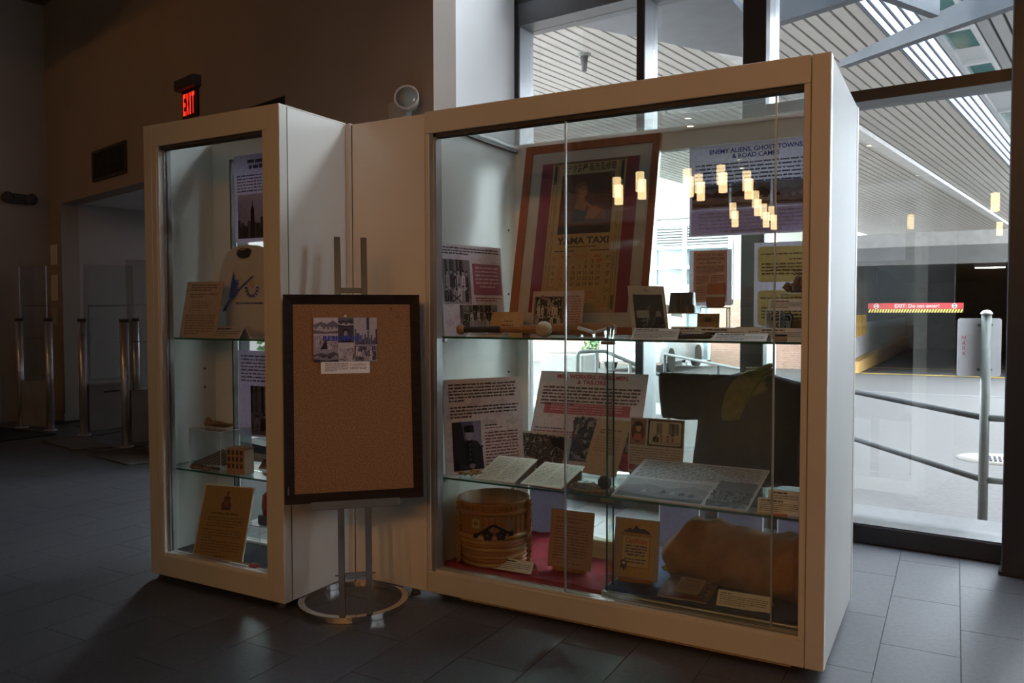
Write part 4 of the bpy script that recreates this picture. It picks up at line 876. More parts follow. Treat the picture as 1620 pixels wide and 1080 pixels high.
pr.text('YAMA TAXI', 0, .472, .034, ink, width=.285, bold=.03).words(-.08, .462, .08, 1, .012, ink, .5, 1).words(-.15, .44, -.04, 1, .011, ink, .5, 1).words(.05, .44, .15, 1, .011, ink, .5, 1)
pr.text('OCTOBER', 0, .402, .012, (190, 90, 60), bold=0).rect(-.11, .398, -.06, .412, (196, 120, 76), 3).rect(.07, .398, .11, .412, (196, 120, 76), 3)
for r_ in range(5):
    for cc in range(7):
        d = r_*7+cc-3
        if 1 <= d <= 31: pr.text(str(d), -.105+cc*.034, .37-r_*.0295, .0175, (190, 80, 56) if cc == 0 else ink, bold=.01)
pr.rect(.085, .372, .118, .39, (196, 110, 70), 5)
pr.words(-.1, .225, .1, 4, .014, (190, 120, 80), .5, .8)
for k, ch in enumerate('ヤマタキシー'): pr.text(ch, .148, .385-k*.042, .022, ink, bold=0) if k < 5 else pr.rect(.1465, .175, .1495, .20, ink, 4)
for k, ch in enumerate('シ|モア一四'): pr.text(ch, -.15, .385-k*.038, .018, ink, bold=0)
q = pr.build(t, 'calendar_sheet', 'printed calendar sheet headed YAMA TAXI'); q.location = (0, .0008, 0)
bx('glazing', -w/2+.038, w/2-.038, -.006, -.004, .038, h-.038, glassmat('picture_glass', (.97, .97, .97), .03), t)
# team card, envelope
w, h = .272, .218; pr = Print(23); pr.rect(-w/2, 0, w/2, h, (206, 186, 188), 0).ph_group(-w/2+.015, .035, .035, h-.03, 3, 7, (214, 208, 204), (40, 36, 38)).frame(-w/2+.012, .032, .038, h-.027, .003, (60, 54, 54), 8).words(.05, h-.02, w/2-.012, 13, .0125, (170, 100, 110), .4, .6)
board('photo_card', 'pinkish card with a team photograph in front of the framed calendar', 'photo card', -1.277, .38, S1, 0, 9, w, h, .002, WHITE, pr)
w, h = .18, .118; pr = Print(24); pr.rect(-w/2, 0, w/2, h, (206, 176, 134), 0).words(-.03, .055, .05, 1, .012, (90, 70, 52), .5, .9).words(-.02, .075, .04, 1, .01, (110, 90, 70), .5, .9)
board('envelope', 'tan paper envelope standing behind the baseball bat', 'envelope', -1.562, .40, S1, 3, 14, w, h, .002, pm('tan_paper', (.55, .42, .26), .7), pr)
pr = Print(25); pr.words(-.08, .05, .08, 4, .011, (120, 112, 120), .4, .5)
tent('label_card', 'low white label card lying under the baseball bat', -1.545, .155, S1, 3, 68, .19, .05, pr)
# bat and ball
p0, p1 = Vector((-1.662, .13, S1+.034)), Vector((-.955, .35, S1+.034)); bt = thing('baseball_bat', 'old wooden baseball bat with a dark taped grip on the upper shelf', 'baseball bat', p0); d = p1-p0
def bp(k): v = d*k; return (v.x, v.y, v.z+(.0 if k > .3 else -.008*(.3-k)))
BATW = pm('worn_ash_wood', (.36, .18, .07), .4, noise=3, amt=.35, stretch=(2, 14, 14))
MB().tube([bp(.27), bp(.4), bp(.6), bp(.85), bp(.97), bp(1)], [.014, .018, .026, .033, .032, .018], 18).build('barrel', BATW, bt)
MB().tube([bp(.03), bp(.27)], [.0145, .0155], 16).build('grip', pm('black_grip_tape', (.025, .022, .022), .7, bump=.3), bt)
MB().tube([bp(-.015), bp(0), bp(.02), bp(.035)], [.016, .024, .024, .014], 16).build('knob', BATW, bt)
t = thing('baseball', 'signed off-white baseball near the front of the upper shelf', 'baseball', (-1.206, .118, S1+.037))
bm = bmesh.new(); bmesh.ops.create_uvsphere(bm, u_segments=28, v_segments=18, radius=.037)
mb = MB(); mb.add([v.co for v in bm.verts], [[v.index for v in f.verts] for f in bm.faces], 0, True); bm.free(); mb.build('ball', pm('aged_white_leather', (.66, .60, .50), .5, noise=5, amt=.08), t)
st = [Vector((math.cos(a)*1.0-.25*math.cos(3*a), math.sin(a)+.25*math.sin(3*a), 1.15*math.sin(2*a))) for a in [2*PI*k/60 for k in range(60)]]
MB().tube([v.normalized()*.0372 for v in st], .0009, 5, closed=True).build('stitching', pm('red_thread', (.35, .08, .06), .7), t)
sgn = [(-.018+.006*k, -.0368*math.sqrt(max(.05, 1-((-.018+.006*k)/.037)**2-.02)), .004+.006*math.sin(k*2.1)) for k in range(7)]
MB().tube(sgn, .0009, 5).build('signature', pm('blue_black_ink', (.02, .02, .06), .5), t)
# white folded shoehorn-like pieces on a clear rest
t = thing('white_guard', 'pair of curled white shin-guard pieces on a clear rest beside the bat', 'guard', (-.985, .17, S1))
for a, b, s_ in ((-.075, .0, 1), (.0, .072, -1)):
    mb = MB(); n_ = 9; vs_ = []
    for i in range(7):
        k = i/6; x = a+(b-a)*k; z = .052-.02*(k if s_ > 0 else 1-k)
        for off in (0, -.0025):
            for j in range(n_):
                an = -1.15+2.3*j/(n_-1); vs_.append((x, math.sin(an)*.02, z+(math.cos(an)-1)*.02+off))
    fs_ = []
    for i in range(6):
        for o_ in (0, n_):
            fs_ += [(i*2*n_+o_+j, i*2*n_+o_+j+1, (i+1)*2*n_+o_+j+1, (i+1)*2*n_+o_+j) for j in range(n_-1)]
    mb.add(vs_, fs_, 0, True).build('guard_piece', pm('white_celluloid', (.68, .68, .70), .35), t)
MB().box(-.085, .078, -.015, .03, .0, .003).box(-.06, -.056, -.012, .012, .003, .032).box(.052, .056, -.012, .012, .003, .032).box(-.004, 0, -.012, .012, .003, .028).build('rest', ACRY, t)
# studio portrait mount, leather case, wallet, booklet
w, h = .176, .238; pr = Print(26); pr.rect(-w/2, 0, w/2, h, (204, 192, 172), 0).text('No.', 0, h-.026, .012, (70, 60, 52), bold=0).rect(-w/2+.018, .028, w/2-.016, h-.04, (70, 68, 68), 1)
pr.ph_noise(-w/2+.018, .028, w/2-.016, .1, 60, ((30, 28, 30), (74, 72, 72), (140, 134, 130)), 0, .3); pr.rect(-.06, .09, .0, .125, (168, 160, 152), 4).ell(.045, .105, .014, .018, (160, 150, 142), 4).poly([(.02, .06), (.07, .06), (.06, .095), (.03, .095)], (46, 44, 46), 4.5).line((-.01, .12), (.01, .15), .006, (120, 116, 112), 4)
board('portrait_photo', 'cream-mounted studio photograph standing beside the leather case', 'photograph', -.767, .30, S1, 45, 15, w, h, .003, WHITE, pr)
t = thing('acrylic_riser', 'clear riser under the dark leather binocular case', 'riser', (-.68, .5, S1))
MB().box(-.085, .085, -.055, .055, .105, .109, 0, 1).build('top', [ACRY, EDGEW], t)
for s_ in (-1, 1): MB().box(s_*.083-.002, s_*.083+.002, -.055, .055, 0, .105, 0, 1).build('side', [ACRY, EDGEW], t)
t = thing('binocular_case', 'dark brown leather binocular case on a clear riser', 'case', (-.69, .5, S1+.109)); LE = pm('dark_brown_leather', (.055, .042, .03), .35, noise=14, amt=.4)
mb = MB()
mb.add([(-.058, -.03, 0), (.058, -.03, 0), (.05, -.024, .093), (-.05, -.024, .093), (-.058, .03, 0), (.058, .03, 0), (.05, .024, .093), (-.05, .024, .093)], [(0, 1, 2, 3), (4, 5, 6, 7), (0, 1, 5, 4), (1, 2, 6, 5), (2, 3, 7, 6), (3, 0, 4, 7)])
for s_ in (-1, 1): mb.lathe([(.031, 0), (.026, .093), (0, .093)], 18, (s_*.028, -.012, 0))
mb.build('body', LE, t); MB().bbox(.03, .066, -.04, -.028, .0, .035, .003).build('flap', LE, t); MB().tube([(.03, -.038, .07), (.045, -.042, .05), (.05, -.04, .03)], .004, 6).build('strap', LE, t)
t = thing('acrylic_riser', 'clear riser under the red-brown leather wallet', 'riser', (-.545, .52, S1))
MB().box(-.06, .06, -.03, .03, .130, .134, 0, 1).build('top', [ACRY, EDGEW], t)
for s_ in (-1, 1): MB().box(s_*.058-.002, s_*.058+.002, -.03, .03, 0, .13, 0, 1).build('side', [ACRY, EDGEW], t)
t = thing('leather_wallet', 'red-brown leather wallet with a pale strap propped on a riser', 'wallet', (-.545, .515, S1+.134), rot=(-.2, 0, .02))
MB().bbox(-.042, .042, -.008, .008, 0, .112, .006).build('cover', pm('red_brown_leather', (.36, .09, .03), .4, noise=9, amt=.3), t); MB().bbox(-.0425, .043, -.0095, .0095, .046, .058, .002).build('strap', pm('pale_strap', (.45, .38, .32), .5), t)
MB().bbox(-.041, .041, -.0085, .0085, .002, .045, .004).build('pocket', pm('brown_leather_pocket', (.25, .07, .02), .45, noise=9, amt=.3), t)
w, h = .096, .107; pr = Print(27); pr.rect(-w/2, 0, w/2, h, (150, 116, 42), 0).rect(-w/2, .07, w/2, h, (120, 84, 36), .5).ell(0, .066, .014, .019, (170, 110, 76), 3, 12).poly([(-.035, .005), (.038, .005), (.026, .045), (.008, .052), (-.008, .052), (-.026, .045)], (44, 26, 30), 2).poly([(-.016, .07), (.016, .07), (.012, .09), (-.012, .09)], (40, 24, 22), 3.5).rect(-.004, .02, .004, .048, (150, 40, 40), 4).frame(-w/2, 0, w/2, h, .003, (90, 62, 26), 5)
board('tobacco_booklet', 'small yellow printed booklet with a portrait below the wallet', 'booklet', -.553, .42, S1, 2, 8, w, h, .008, pm('mustard_cover', (.3, .2, .05), .5), pr)
# label cards of the upper shelf
tent('label_card', 'white label card directly below the studio photograph', -.685, .085, S1, 2, 48, .198, .068, caption(31, .198, .068, 5))
tent('label_card', 'white label card in the middle of the front row on the upper shelf', -.338, .082, S1, 0, 60, .208, .058, caption(32, .208, .058, 3))
tent('label_card', 'white label card behind the studio photograph, under the leather case', -.62, .385, S1, 0, 30, .19, .056, caption(33, .19, .056, 3))
tent('label_card', 'white label card below the yellow booklet', -.452, .28, S1, 0, 30, .207, .055, caption(34, .207, .055, 3))
tent('label_card', 'small white label card in front of the telegram poster', -.385, .44, S1, 0, 30, .11, .056, caption(35, .11, .056, 3))
tent('label_card', 'white label card at the right end of the upper shelf, below the shield badge', -.207, .225, S1, 0, 30, .172, .056, caption(36, .172, .056, 4))
t = thing('wooden_knife', 'dark wooden handled knife lying between the label cards', 'knife', (-.52, .14, S1+.012))
MB().tube([(-.075, 0, 0), (-.06, 0, .001), (0, 0, .003), (.05, 0, .004), (.06, 0, .006)], [.009, .012, .012, .012, .008], 12).build('handle', pm('dark_walnut', (.045, .025, .018), .45), t); MB().bbox(.03, .09, -.004, .004, .008, .02, .003).build('guard', BLACKM, t)
t = thing('ring_dish', 'small round pale dish with a dark bead bracelet', 'dish', (-.19, .135, S1))
MB().lathe([(.0, 0), (.024, 0), (.026, .02), (.022, .02), (.02, .004), (0, .004)], 18).build('dish', pm('pink_clay', (.5, .38, .36), .6), t)
MB().tube([(.022*math.cos(a), .02*math.sin(a), .024) for a in [2*PI*k/16 for k in range(16)]], .004, 6, closed=True).build('bracelet', BLACKM, t)
# stepped riser with glove, shield badge, wooden box
t = thing('acrylic_riser', 'clear stepped riser at the right end of the upper shelf', 'riser', (-.17, .37, S1))
MB().box(-.105, .1, -.1, .0, .118, .122, 0, 1).build('step', [ACRY, EDGEW], t); MB().box(-.07, .1, 0, .1, .188, .192, 0, 1).build('step', [ACRY, EDGEW], t)
for x in (-.103, .098): MB().box(x-.002, x+.002, -.1, .0, 0, .118, 0, 1).build('side', [ACRY, EDGEW], t)
for x in (-.068, .096): MB().box(x-.002, x+.002, .0, .1, 0, .188, 0, 1).build('side', [ACRY, EDGEW], t)
tent('label_card', 'white label card raised on the clear step at the right', -.197, .285, S1+.122, 0, 30, .145, .05, caption(37, .145, .05, 4))
t = thing('baseball_glove', 'brown leather baseball glove on the highest clear step', 'glove', (-.15, .42, S1+.194)); GLV = pm('brown_glove_leather', (.18, .075, .035), .35, noise=16, amt=.4)
mb = MB(); mb.lathe([(0, 0), (.05, .0), (.062, .015), (.055, .035), (.03, .048), (0, .05)], 18, (0, 0, 0), sx=1.1, sy=.7); mb.build('palm', GLV, t)
for k in range(4): MB().tube([(-.03+k*.022, -.035, .01), (-.028+k*.024, -.05, .03), (-.02+k*.024, -.03, .058), (-.01+k*.02, .0, .062)], [.011, .013, .012, .008], 8).build('finger', GLV, t)
MB().tube([(-.055, -.02, .01), (-.07, -.03, .022), (-.06, -.02, .04)], [.012, .014, .009], 8).build('thumb', GLV, t); MB().tube([(-.05+.012*k, -.045+.004*(k % 2), .03) for k in range(8)], .002, 5).build('lace', pm('pale_lace', (.5, .42, .3), .6), t)
def shield(k): return [(x*k, z*k) for x, z in ((0, .0), (.026, .014), (.042, .04), (.044, .07), (.048, .092), (.036, .108), (.02, .103), (0, .114), (-.02, .103), (-.036, .108), (-.048, .092), (-.044, .07), (-.042, .04), (-.026, .014))]
t = thing('shield_badge', 'navy and cream shield badge lettered CS standing on the upper shelf', 'badge', (-.258, .5, S1), rot=(-.12, 0, 0))
MB().prism(shield(1.05), 0, .004, 'y').build('felt', pm('navy_felt', (.015, .016, .035), .8), t)
pr = Print(38); pr.poly([(x, z+.004) for x, z in shield(.95)], (196, 190, 180), 1).poly([(x, z+.009) for x, z in shield(.86)], (30, 30, 52), 2).poly([(-.036, .036), (.036, .036), (.036, .076), (-.036, .076)], (200, 190, 172), 3)
pr.text('CS', .002, .043, .026, (30, 28, 46), bold=.02, lay=6).poly([(-.03, .08), (0, .092), (.03, .08), (.03, .085), (0, .098), (-.03, .085)], (200, 190, 172), 3).text('★', 0, .016, .013, (200, 190, 172), bold=0, lay=6); pr.build(t, 'emblem')
t = thing('wooden_box', 'small orange-brown wooden box behind the shield badge', 'box', (-.165, .58, S1)); WB = pm('orange_brown_wood', (.33, .13, .03), .4, noise=6, amt=.25, stretch=(1, 8, 8))
MB().bbox(-.07, .07, -.05, .05, 0, .07, .003).build('body', WB, t); MB().bbox(-.074, .074, -.054, .054, .07, .08, .003).build('lid', WB, t)
t = thing('ink_bottle', 'tiny dark bottle standing on the wooden box', 'bottle', (-.15, .58, S1+.08)); MB().lathe([(0, 0), (.014, 0), (.015, .022), (.006, .028), (.006, .036), (0, .036)], 12).build('bottle', BLACKM, t); MB().lathe([(0, .036), (.009, .036), (.009, .046), (0, .046)], 10).build('stopper', TRACK, t)
# ---- posters hung on the glass back
w, h = .60, .44; pr = Print(41); pr.rect(-w/2, 0, w/2, h, (206, 203, 216), 0)
pr.text('ENEMY ALIENS, GHOST TOWNS,', .02, h-.042, .021, (52, 68, 140), width=.44, bold=.02).text('& ROAD CAMPS', .02, h-.070, .021, (52, 68, 140), width=.22, bold=.02)
pr.words(-w/2+.03, h-.085, w/2-.02, 7, .0185, (120, 116, 130), .42, .35)
for k in range(3):
    x0 = -w/2+.012+k*.195; y0, y1 = .14, .245
    pr.rect(x0, y0-.01, x0+.185, y1+.004, (164, 156, 164), .6); pr.ph_scape(x0+.004, y0, x0+.181, y1, [(176, 160, 168), (176, 162, 170), (214, 206, 214)][k], [(140, 100, 104), (130, 96, 100), (190, 180, 190)][k], [(166, 146, 152), (200, 190, 196), (166, 152, 160)][k], (118, 80, 86), 3+k)
    pr.words(x0+.004, y0+.022, x0+.17, 2, .011, (170, 150, 156), .35, .7)
pr.rect(-w/2+.01, .008, w/2-.01, .125, (188, 174, 200), 1).words(-w/2+.05, .118, w/2-.05, 6, .0175, (170, 150, 164), .4, .6, 3, True)
board('hanging_poster', 'large mauve-grey poster headed ENEMY ALIENS hung on the case back', 'poster', -.467, .852, 1.722, 0, 0, w, h, .006, GREYB, pr, False)
w, h = .21, .274; pr = Print(42); pr.rect(-w/2, 0, w/2, h, (206, 203, 214), 0).rect(-w/2+.022, .016, w/2-.022, h-.005, (196, 138, 102), 1); nk = (70, 40, 30)
for k, (tx, wd) in enumerate((('NOTICE TO ALL', .13), ('JAPANESE PERSONS', .14), ('AND PERSONS OF', .11), ('JAPANESE RACIAL ORIGIN', .14))): pr.text(tx, 0, h-.032-k*.019, .0135 if k < 2 else .0105, nk, width=wd, bold=.02)
pr.words(-.07, .185, .07, 4, .007, (110, 66, 46), .45, .7).words(-.07, .15, -.005, 6, .0075, (110, 66, 46), .45, .5).words(.005, .15, .07, 5, .0075, (110, 66, 46), .45, .5).words(-.07, .095, .07, 8, .0085, (116, 70, 50), .45, .5)
board('hanging_poster', 'brown NOTICE TO ALL JAPANESE PERSONS poster on a grey backing', 'poster', -.66, .852, 1.382, 0, 0, w, h, .006, GREYB, pr, False)
w, h = .36, .43; pr = Print(43); pr.rect(-w/2, 0, w/2, h, (206, 203, 216), 0)
for k, (y0, y1) in enumerate(((.242, .41), (.035, .202))):
    pr.poly(rrect(-w/2+.017, y0, w/2-.02, y1, .02), (214, 194, 124), 1)
    pr.text('NO 1249', .09, y1-.022, .011, (150, 80, 50), bold=0).words(-w/2+.03, y1-.03, w/2-.04, 1, .012, (110, 92, 60), .5, .95).words(-.02, y1-.055, .1, 1, .013, (150, 84, 60), .5, .9).words(-w/2+.035, y1-.075, w/2-.05, 4, .0155, (120, 102, 66), .45, .8).line((-.12, y0+.05), (-.05, y0+.075), .003, (90, 84, 110), 4).words(.0, y0+.06, .12, 2, .018, (104, 88, 70), .4, .8)
board('hanging_poster', 'grey poster with two yellow identity certificates hung on the case back', 'poster', -.268, .852, 1.25, 0, 0, w, h, .006, GREYB, pr, False)

# ---- lower shelf
w, h = .44, .462; pr = Print(51); mauve_bg(pr, w, h, (238, 229, 239), (227, 212, 228))
pr.words(-w/2+.03, h-.02, w/2-.03, 6, .0155, INK, .48, .25); pr.words(-w/2+.035, h-.13, w/2-.02, 4, .0155, INK, .48, .3)
x0, x1, y0, y1 = -w/2+.04, -.02, .02, .255
pr.rect(x0, y0, x1, y1, (110, 104, 142), 1).poly([(x0, y0), (x0+.09, y0), (x0+.05, y1), (x0, y1)], (42, 38, 56), 1.3).poly([(x0+.1, y0+.05), (x1, y0+.05), (x1, y1), (x0+.115, y1)], (150, 144, 186), 1.4)
cx = (x0+x1)/2+.012
pr.poly([(cx-.075, y0), (cx+.075, y0), (cx+.07, y0+.1), (cx+.045, y0+.135), (cx+.012, y0+.145), (cx-.012, y0+.145), (cx-.045, y0+.13), (cx-.07, y0+.09)], (36, 34, 48), 2)
pr.ell(cx, y0+.17, .02, .029, (176, 166, 184), 2.4, 14).poly([(cx-.026, y0+.186), (cx+.026, y0+.186), (cx+.028, y0+.198), (cx+.022, y0+.215), (cx-.024, y0+.215), (cx-.03, y0+.2)], (30, 28, 40), 2.6).poly([(cx-.022, y0+.183), (cx+.03, y0+.18), (cx+.024, y0+.19), (cx-.024, y0+.19)], (20, 18, 26), 2.8)
pr.rect(cx-.003, y0+.03, cx, y0+.135, (70, 66, 86), 3).ell(cx+.01, y0+.018, .018, .012, (150, 142, 160), 3).line((cx-.06, y0+.02), (cx-.01, y0+.012), .02, (60, 58, 74), 2.9).line((cx+.05, y0+.1), (cx+.075, y0+.11), .01, (24, 22, 30), 3)
for k in range(4): pr.ell(cx+.004, y0+.05+k*.024, .003, .003, (150, 145, 165), 3.2, 6)
pr.words(.0, .235, .07, 1, .012, INK, .5, 1).words(.0, .22, .1, 1, .011, REDINK, .4, 1).words(.0, .2, w/2-.03, 11, .0155, (140, 84, 104), .45, .5)
board('info_panel', 'pale mauve panel with a portrait of a uniformed soldier, lower shelf', 'info panel', -1.600, .275, S2, 60.5, 5.5, w, h, pr=pr)
w, h = .285, .185; pr = Print(52); pr.rect(-w/2, 0, w/2, h, (206, 196, 186), 0).ph_noise(-w/2+.006, .004, w/2-.01, h-.012, 420, ((24, 20, 24), (92, 84, 84), (190, 180, 176), (30, 26, 30), (60, 54, 56)), 0, .1)
pr.poly([(-w/2+.01, .004), (.0, .004), (-.03, .05), (-.1, .06)], (176, 166, 162), 6).poly([(.03, h-.02), (w/2-.012, h-.02), (w/2-.012, h-.08), (.06, h-.06)], (26, 22, 26), 6)
board('photo_card', 'dark forest photograph card leaning behind the open pages', 'photo card', -1.415, .47, S2, -5, 18, w, h, .003, WHITE, pr)
w, h = .602, .51; pr = Print(53); mauve_bg(pr, w, h, (212, 198, 204), (203, 186, 194))
pr.text('MILL WORKERS, FISHERMEN,', .0, h-.038, .022, (176, 44, 58), width=.40, bold=.025).text('& TAILORS', .0, h-.068, .022, (176, 44, 58), width=.16, bold=.025)
pr.words(-w/2+.03, h-.08, w/2-.03, 6, .0185, (70, 60, 66), .5, .35).rect(-w/2+.055, .275, w/2-.07, .335, (178, 92, 108), 1).words(-w/2+.09, .332, w/2-.11, 4, .0135, (216, 160, 170), .45, .6, 3, True)
pr.words(-w/2+.02, .2, -.1, 1, .012, INK, .5, 1).words(-w/2+.02, .183, -.05, 4, .0125, REDINK, .45, .6); pr.ph_noise(-.06, .03, .1, .26, 160, ((40, 38, 46), (96, 92, 100), (150, 146, 152), (66, 62, 72)), 0, .2).ph_noise(.12, .03, .27, .2, 90, ((120, 40, 52), (96, 80, 88), (150, 136, 144)), 0, .2)
board('info_panel', 'mauve panel headed MILL WORKERS, FISHERMEN, & TAILORS on the lower shelf', 'info panel', -1.255, .60, S2, 2, 24, w, h, .006, MAUVE, pr)
def page(name, label, x, y, th, w, h, seed, lean=74, holder=True):
    pr = Print(seed); pr.rect(-w/2, 0, w/2, h, (240, 236, 226), 0); cols = 2 if seed % 2 else 1
    for c_ in range(cols): pr.words(-w/2+.015+c_*(w-.02)/cols, h-.015, -w/2+(c_+1)*(w-.02)/cols, 15, (h-.03)/15, (186, 172, 140), .35, .6)
    o = board(name, label, 'pages', x, y, S2+.006, th, lean, w, h, .004, WHITE, pr, False)
    a = math.radians(lean); e_ = Vector((0, h*math.sin(a), 0)); e_.rotate(Euler((a, 0, 0)))
    q0 = Vector((0, .005, -.004)); q0.rotate(Euler((a, 0, 0)))
    MB().prism([(.0042, .004), (.0042, h-.01), (e_.y-.003, e_.z-.01), (q0.y+.006, q0.z+.012)], -w/2+.01, w/2-.01, 'x').build('wedge', pm('brown_book_block', (.24, .14, .07), .6, noise=8, amt=.3), o); return o
page('open_page', 'cream typed page on a sloping block, left of two on the lower shelf', -1.458, .098, 0, .215, .25, 55)
page('open_page', 'cream typed page on a sloping block, right of two on the lower shelf', -1.214, .098, -4, .214, .23, 57)
w, h = .189, .29; pr = Print(58); pr.rect(-w/2, 0, w/2, h, (206, 178, 150), 0).words(-.06, h-.05, .06, 2, .014, (150, 110, 90), .5, .6).words(-.07, .2, .07, 6, .014, (180, 146, 120), .4, .6)
board('letter_sheet', 'beige letter sheet leaning right of the MILL WORKERS panel', 'letter', -1.09, .47, S2, -9, 30, w, h, .003, pm('beige_paper', (.55, .44, .34), .7), pr)
t = thing('card_stand', 'small clear block with an orange base under the family photograph card', 'stand', (-.845, .58, S2)); MB().bbox(-.12, .12, -.03, .03, 0, .016, .003).build('base', WB, t); MB().box(-.13, .13, -.012, .02, .016, .05, 0, 1).build('block', [ACRY, EDGEW], t)
w, h = .275, .225; pr = Print(59); pr.rect(-w/2, 0, w/2, h, (196, 190, 190), 0).rect(-w/2+.008, .095, -.052, h-.006, (150, 124, 112), 1).ell(-.092, .158, .034, .052, (110, 62, 50), 2, 20).ell(-.09, .175, .014, .02, (190, 160, 144), 3, 12).poly([(-.11, .185), (-.07, .185), (-.074, .202), (-.105, .202)], (44, 30, 30), 3.5).poly([(-.115, .115), (-.068, .115), (-.075, .148), (-.108, .148)], (190, 110, 92), 3)
pr.rect(-.042, .093, w/2-.006, h-.004, (58, 50, 48), 1).poly(rrect(-.034, .1, w/2-.014, h-.012, .01), (196, 186, 172), 1.5).ph_group(-.027, .106, w/2-.021, h-.02, 1, 4, (186, 164, 152), (52, 36, 34)); pr.words(-w/2+.012, .085, w/2-.012, 6, .012, (150, 130, 134), .4, .6)
board('photo_card', 'card with an oval portrait and a family photograph in front of the black coat', 'photo card', -.845, .575, S2+.05, 0, 8, w, h, .003, WHITE, pr, False)
w, h = .572, .445; pr = Print(60); pr.rect(-w/2, 0, w/2, h, (216, 216, 226), 0).words(-w/2+.02, h-.015, w/2-.02, 12, .0165, (130, 128, 138), .45, .5)
pr.ph_scape(-w/2+.012, .012, .1, .21, (186, 186, 200), (160, 160, 176), (150, 150, 166), (104, 104, 122), 9); pr.rect(.115, .012, w/2-.01, .27, (96, 96, 112), 1).ph_noise(.115, .012, w/2-.01, .17, 130, ((56, 56, 70), (100, 100, 116), (150, 150, 164)), 0, .25).poly([(.115, .17), (w/2-.01, .17), (w/2-.01, .27), (.115, .27)], (130, 130, 146), 3)
for k in range(2): pr.poly([(.15+k*.07, .06+k*.02), (.21+k*.07, .05+k*.02), (.2+k*.07, .04+k*.02), (.16+k*.07, .045+k*.02)], (34, 34, 44), 5).line((.18+k*.07, .06+k*.02), (.175+k*.07, .14), .004, (40, 40, 50), 5)
o = board('photo_display', 'wide grey photo panel with fishing boats lying sloped on the lower shelf', 'photo panel', -.588, .09, S2+.004, 0, 79, w, h, .005, FOAM, pr, False)
a = math.radians(79); e_ = Vector((0, h*math.sin(a), -.004)); e_.rotate(Euler((a, 0, 0))); e1 = Vector((0, h*.7, -.004)); e1.rotate(Euler((a, 0, 0)))
MB().prism([(.0052, h*.7), (.0052, h-.01), (e_.y, e_.z), (e1.y, e1.z)], -.1, .1, 'x').build('wedge', ACRY, o)
tent('label_card', 'white label card at the right end of the lower shelf, behind another card', -.195, .305, S2, 2, 30, .14, .055, caption(61, .14, .055, 3))
tent('label_card', 'white label card at the right front corner of the lower shelf', -.186, .115, S2, 2, 30, .166, .062, caption(62, .166, .062, 5))
t = thing('ribbon_pin', 'small yellow and red ribbon badge lying at the right front of the lower shelf', 'badge', (-.20, .09, S2), rot=(0, 0, .1))
MB().bbox(-.07, .0, -.009, .009, 0, .006, .002).build('ribbon', pm('yellow_ribbon', (.5, .36, .12), .6), t); MB().bbox(.0, .05, -.01, .01, 0, .008, .002).build('emblem', pm('orange_red_enamel', (.5, .13, .06), .4), t)
# rope and net with cork floats
ROPE = pm('manila_rope', (.42, .32, .18), .85, noise=60, amt=.3, bump=.4, bscale=300); NETM = pm('grey_twine_net', (.30, .25, .19), .9, noise=50, amt=.4)
def coil(name, label, loc, r, n, zz, seed, flat=.6):
    R = random.Random(seed); pts = []
    for k in range(n*26):
        a = 2*PI*k/26; rr = r*(.75+.3*k/(n*26))+R.uniform(-.004, .004); pts.append((rr*math.cos(a), rr*flat*math.sin(a), .006+zz*((k*7) % 13)/13))
    t = thing(name, label, 'rope', loc); MB().tube(pts, .0055, 7).build('strand', ROPE, t); return t
coil('rope_coil', 'coil of tan rope beside the soldier panel', (-1.625, .17, S2), .075, 2, .02, 3, .55)
t = thing('fishing_net', 'piece of fishing net with rope edge and dark cork float', 'net', (-1.0, .17, S2))
R = random.Random(9); mb = MB()
for k in range(90):
    a = R.uniform(0, 2*PI); d0 = R.uniform(0, .085); x, y = d0*math.cos(a), d0*.75*math.sin(a); b_ = a+R.uniform(-1.6, 1.6)
    mb.tube([(x, y, .004+R.random()*.02), (x+.02*math.cos(b_), y+.02*math.sin(b_), .012+R.random()*.016), (x+.04*math.cos(b_+.4), y+.035*math.sin(b_+.4), .004+R.random()*.015)], .0014, 4, caps=False)
o = mb.build('mesh_twine', NETM, t); o['kind'] = 'stuff'
MB().tube([(.095*math.cos(a), .072*math.sin(a), .008) for a in [PI*.85+1.35*PI*k/24 for k in range(25)]], .0065, 7).build('rope_edge', ROPE, t)
MB().lathe([(.0, .0), (.02, .002), (.03, .02), (.03, .04), (.02, .055), (0, .057)], 16, (.07, -.01, .01)).build('float', pm('dark_cork_float', (.045, .028, .022), .7), t)
t = thing('red_cloth_ball', 'round red padded ball behind the sloped photo panel', 'ball', (-1.0, .62, S2)); MB().lathe([(0, 0), (.03, .002), (.052, .03), (.05, .06), (.03, .082), (0, .088)], 20).build('ball', pm('red_felt', (.38, .02, .03), .8), t); MB().lathe([(.012, .086), (.012, .092), (0, .094)], 10).build('button', pm('dark_red_felt', (.2, .01, .015), .8), t)
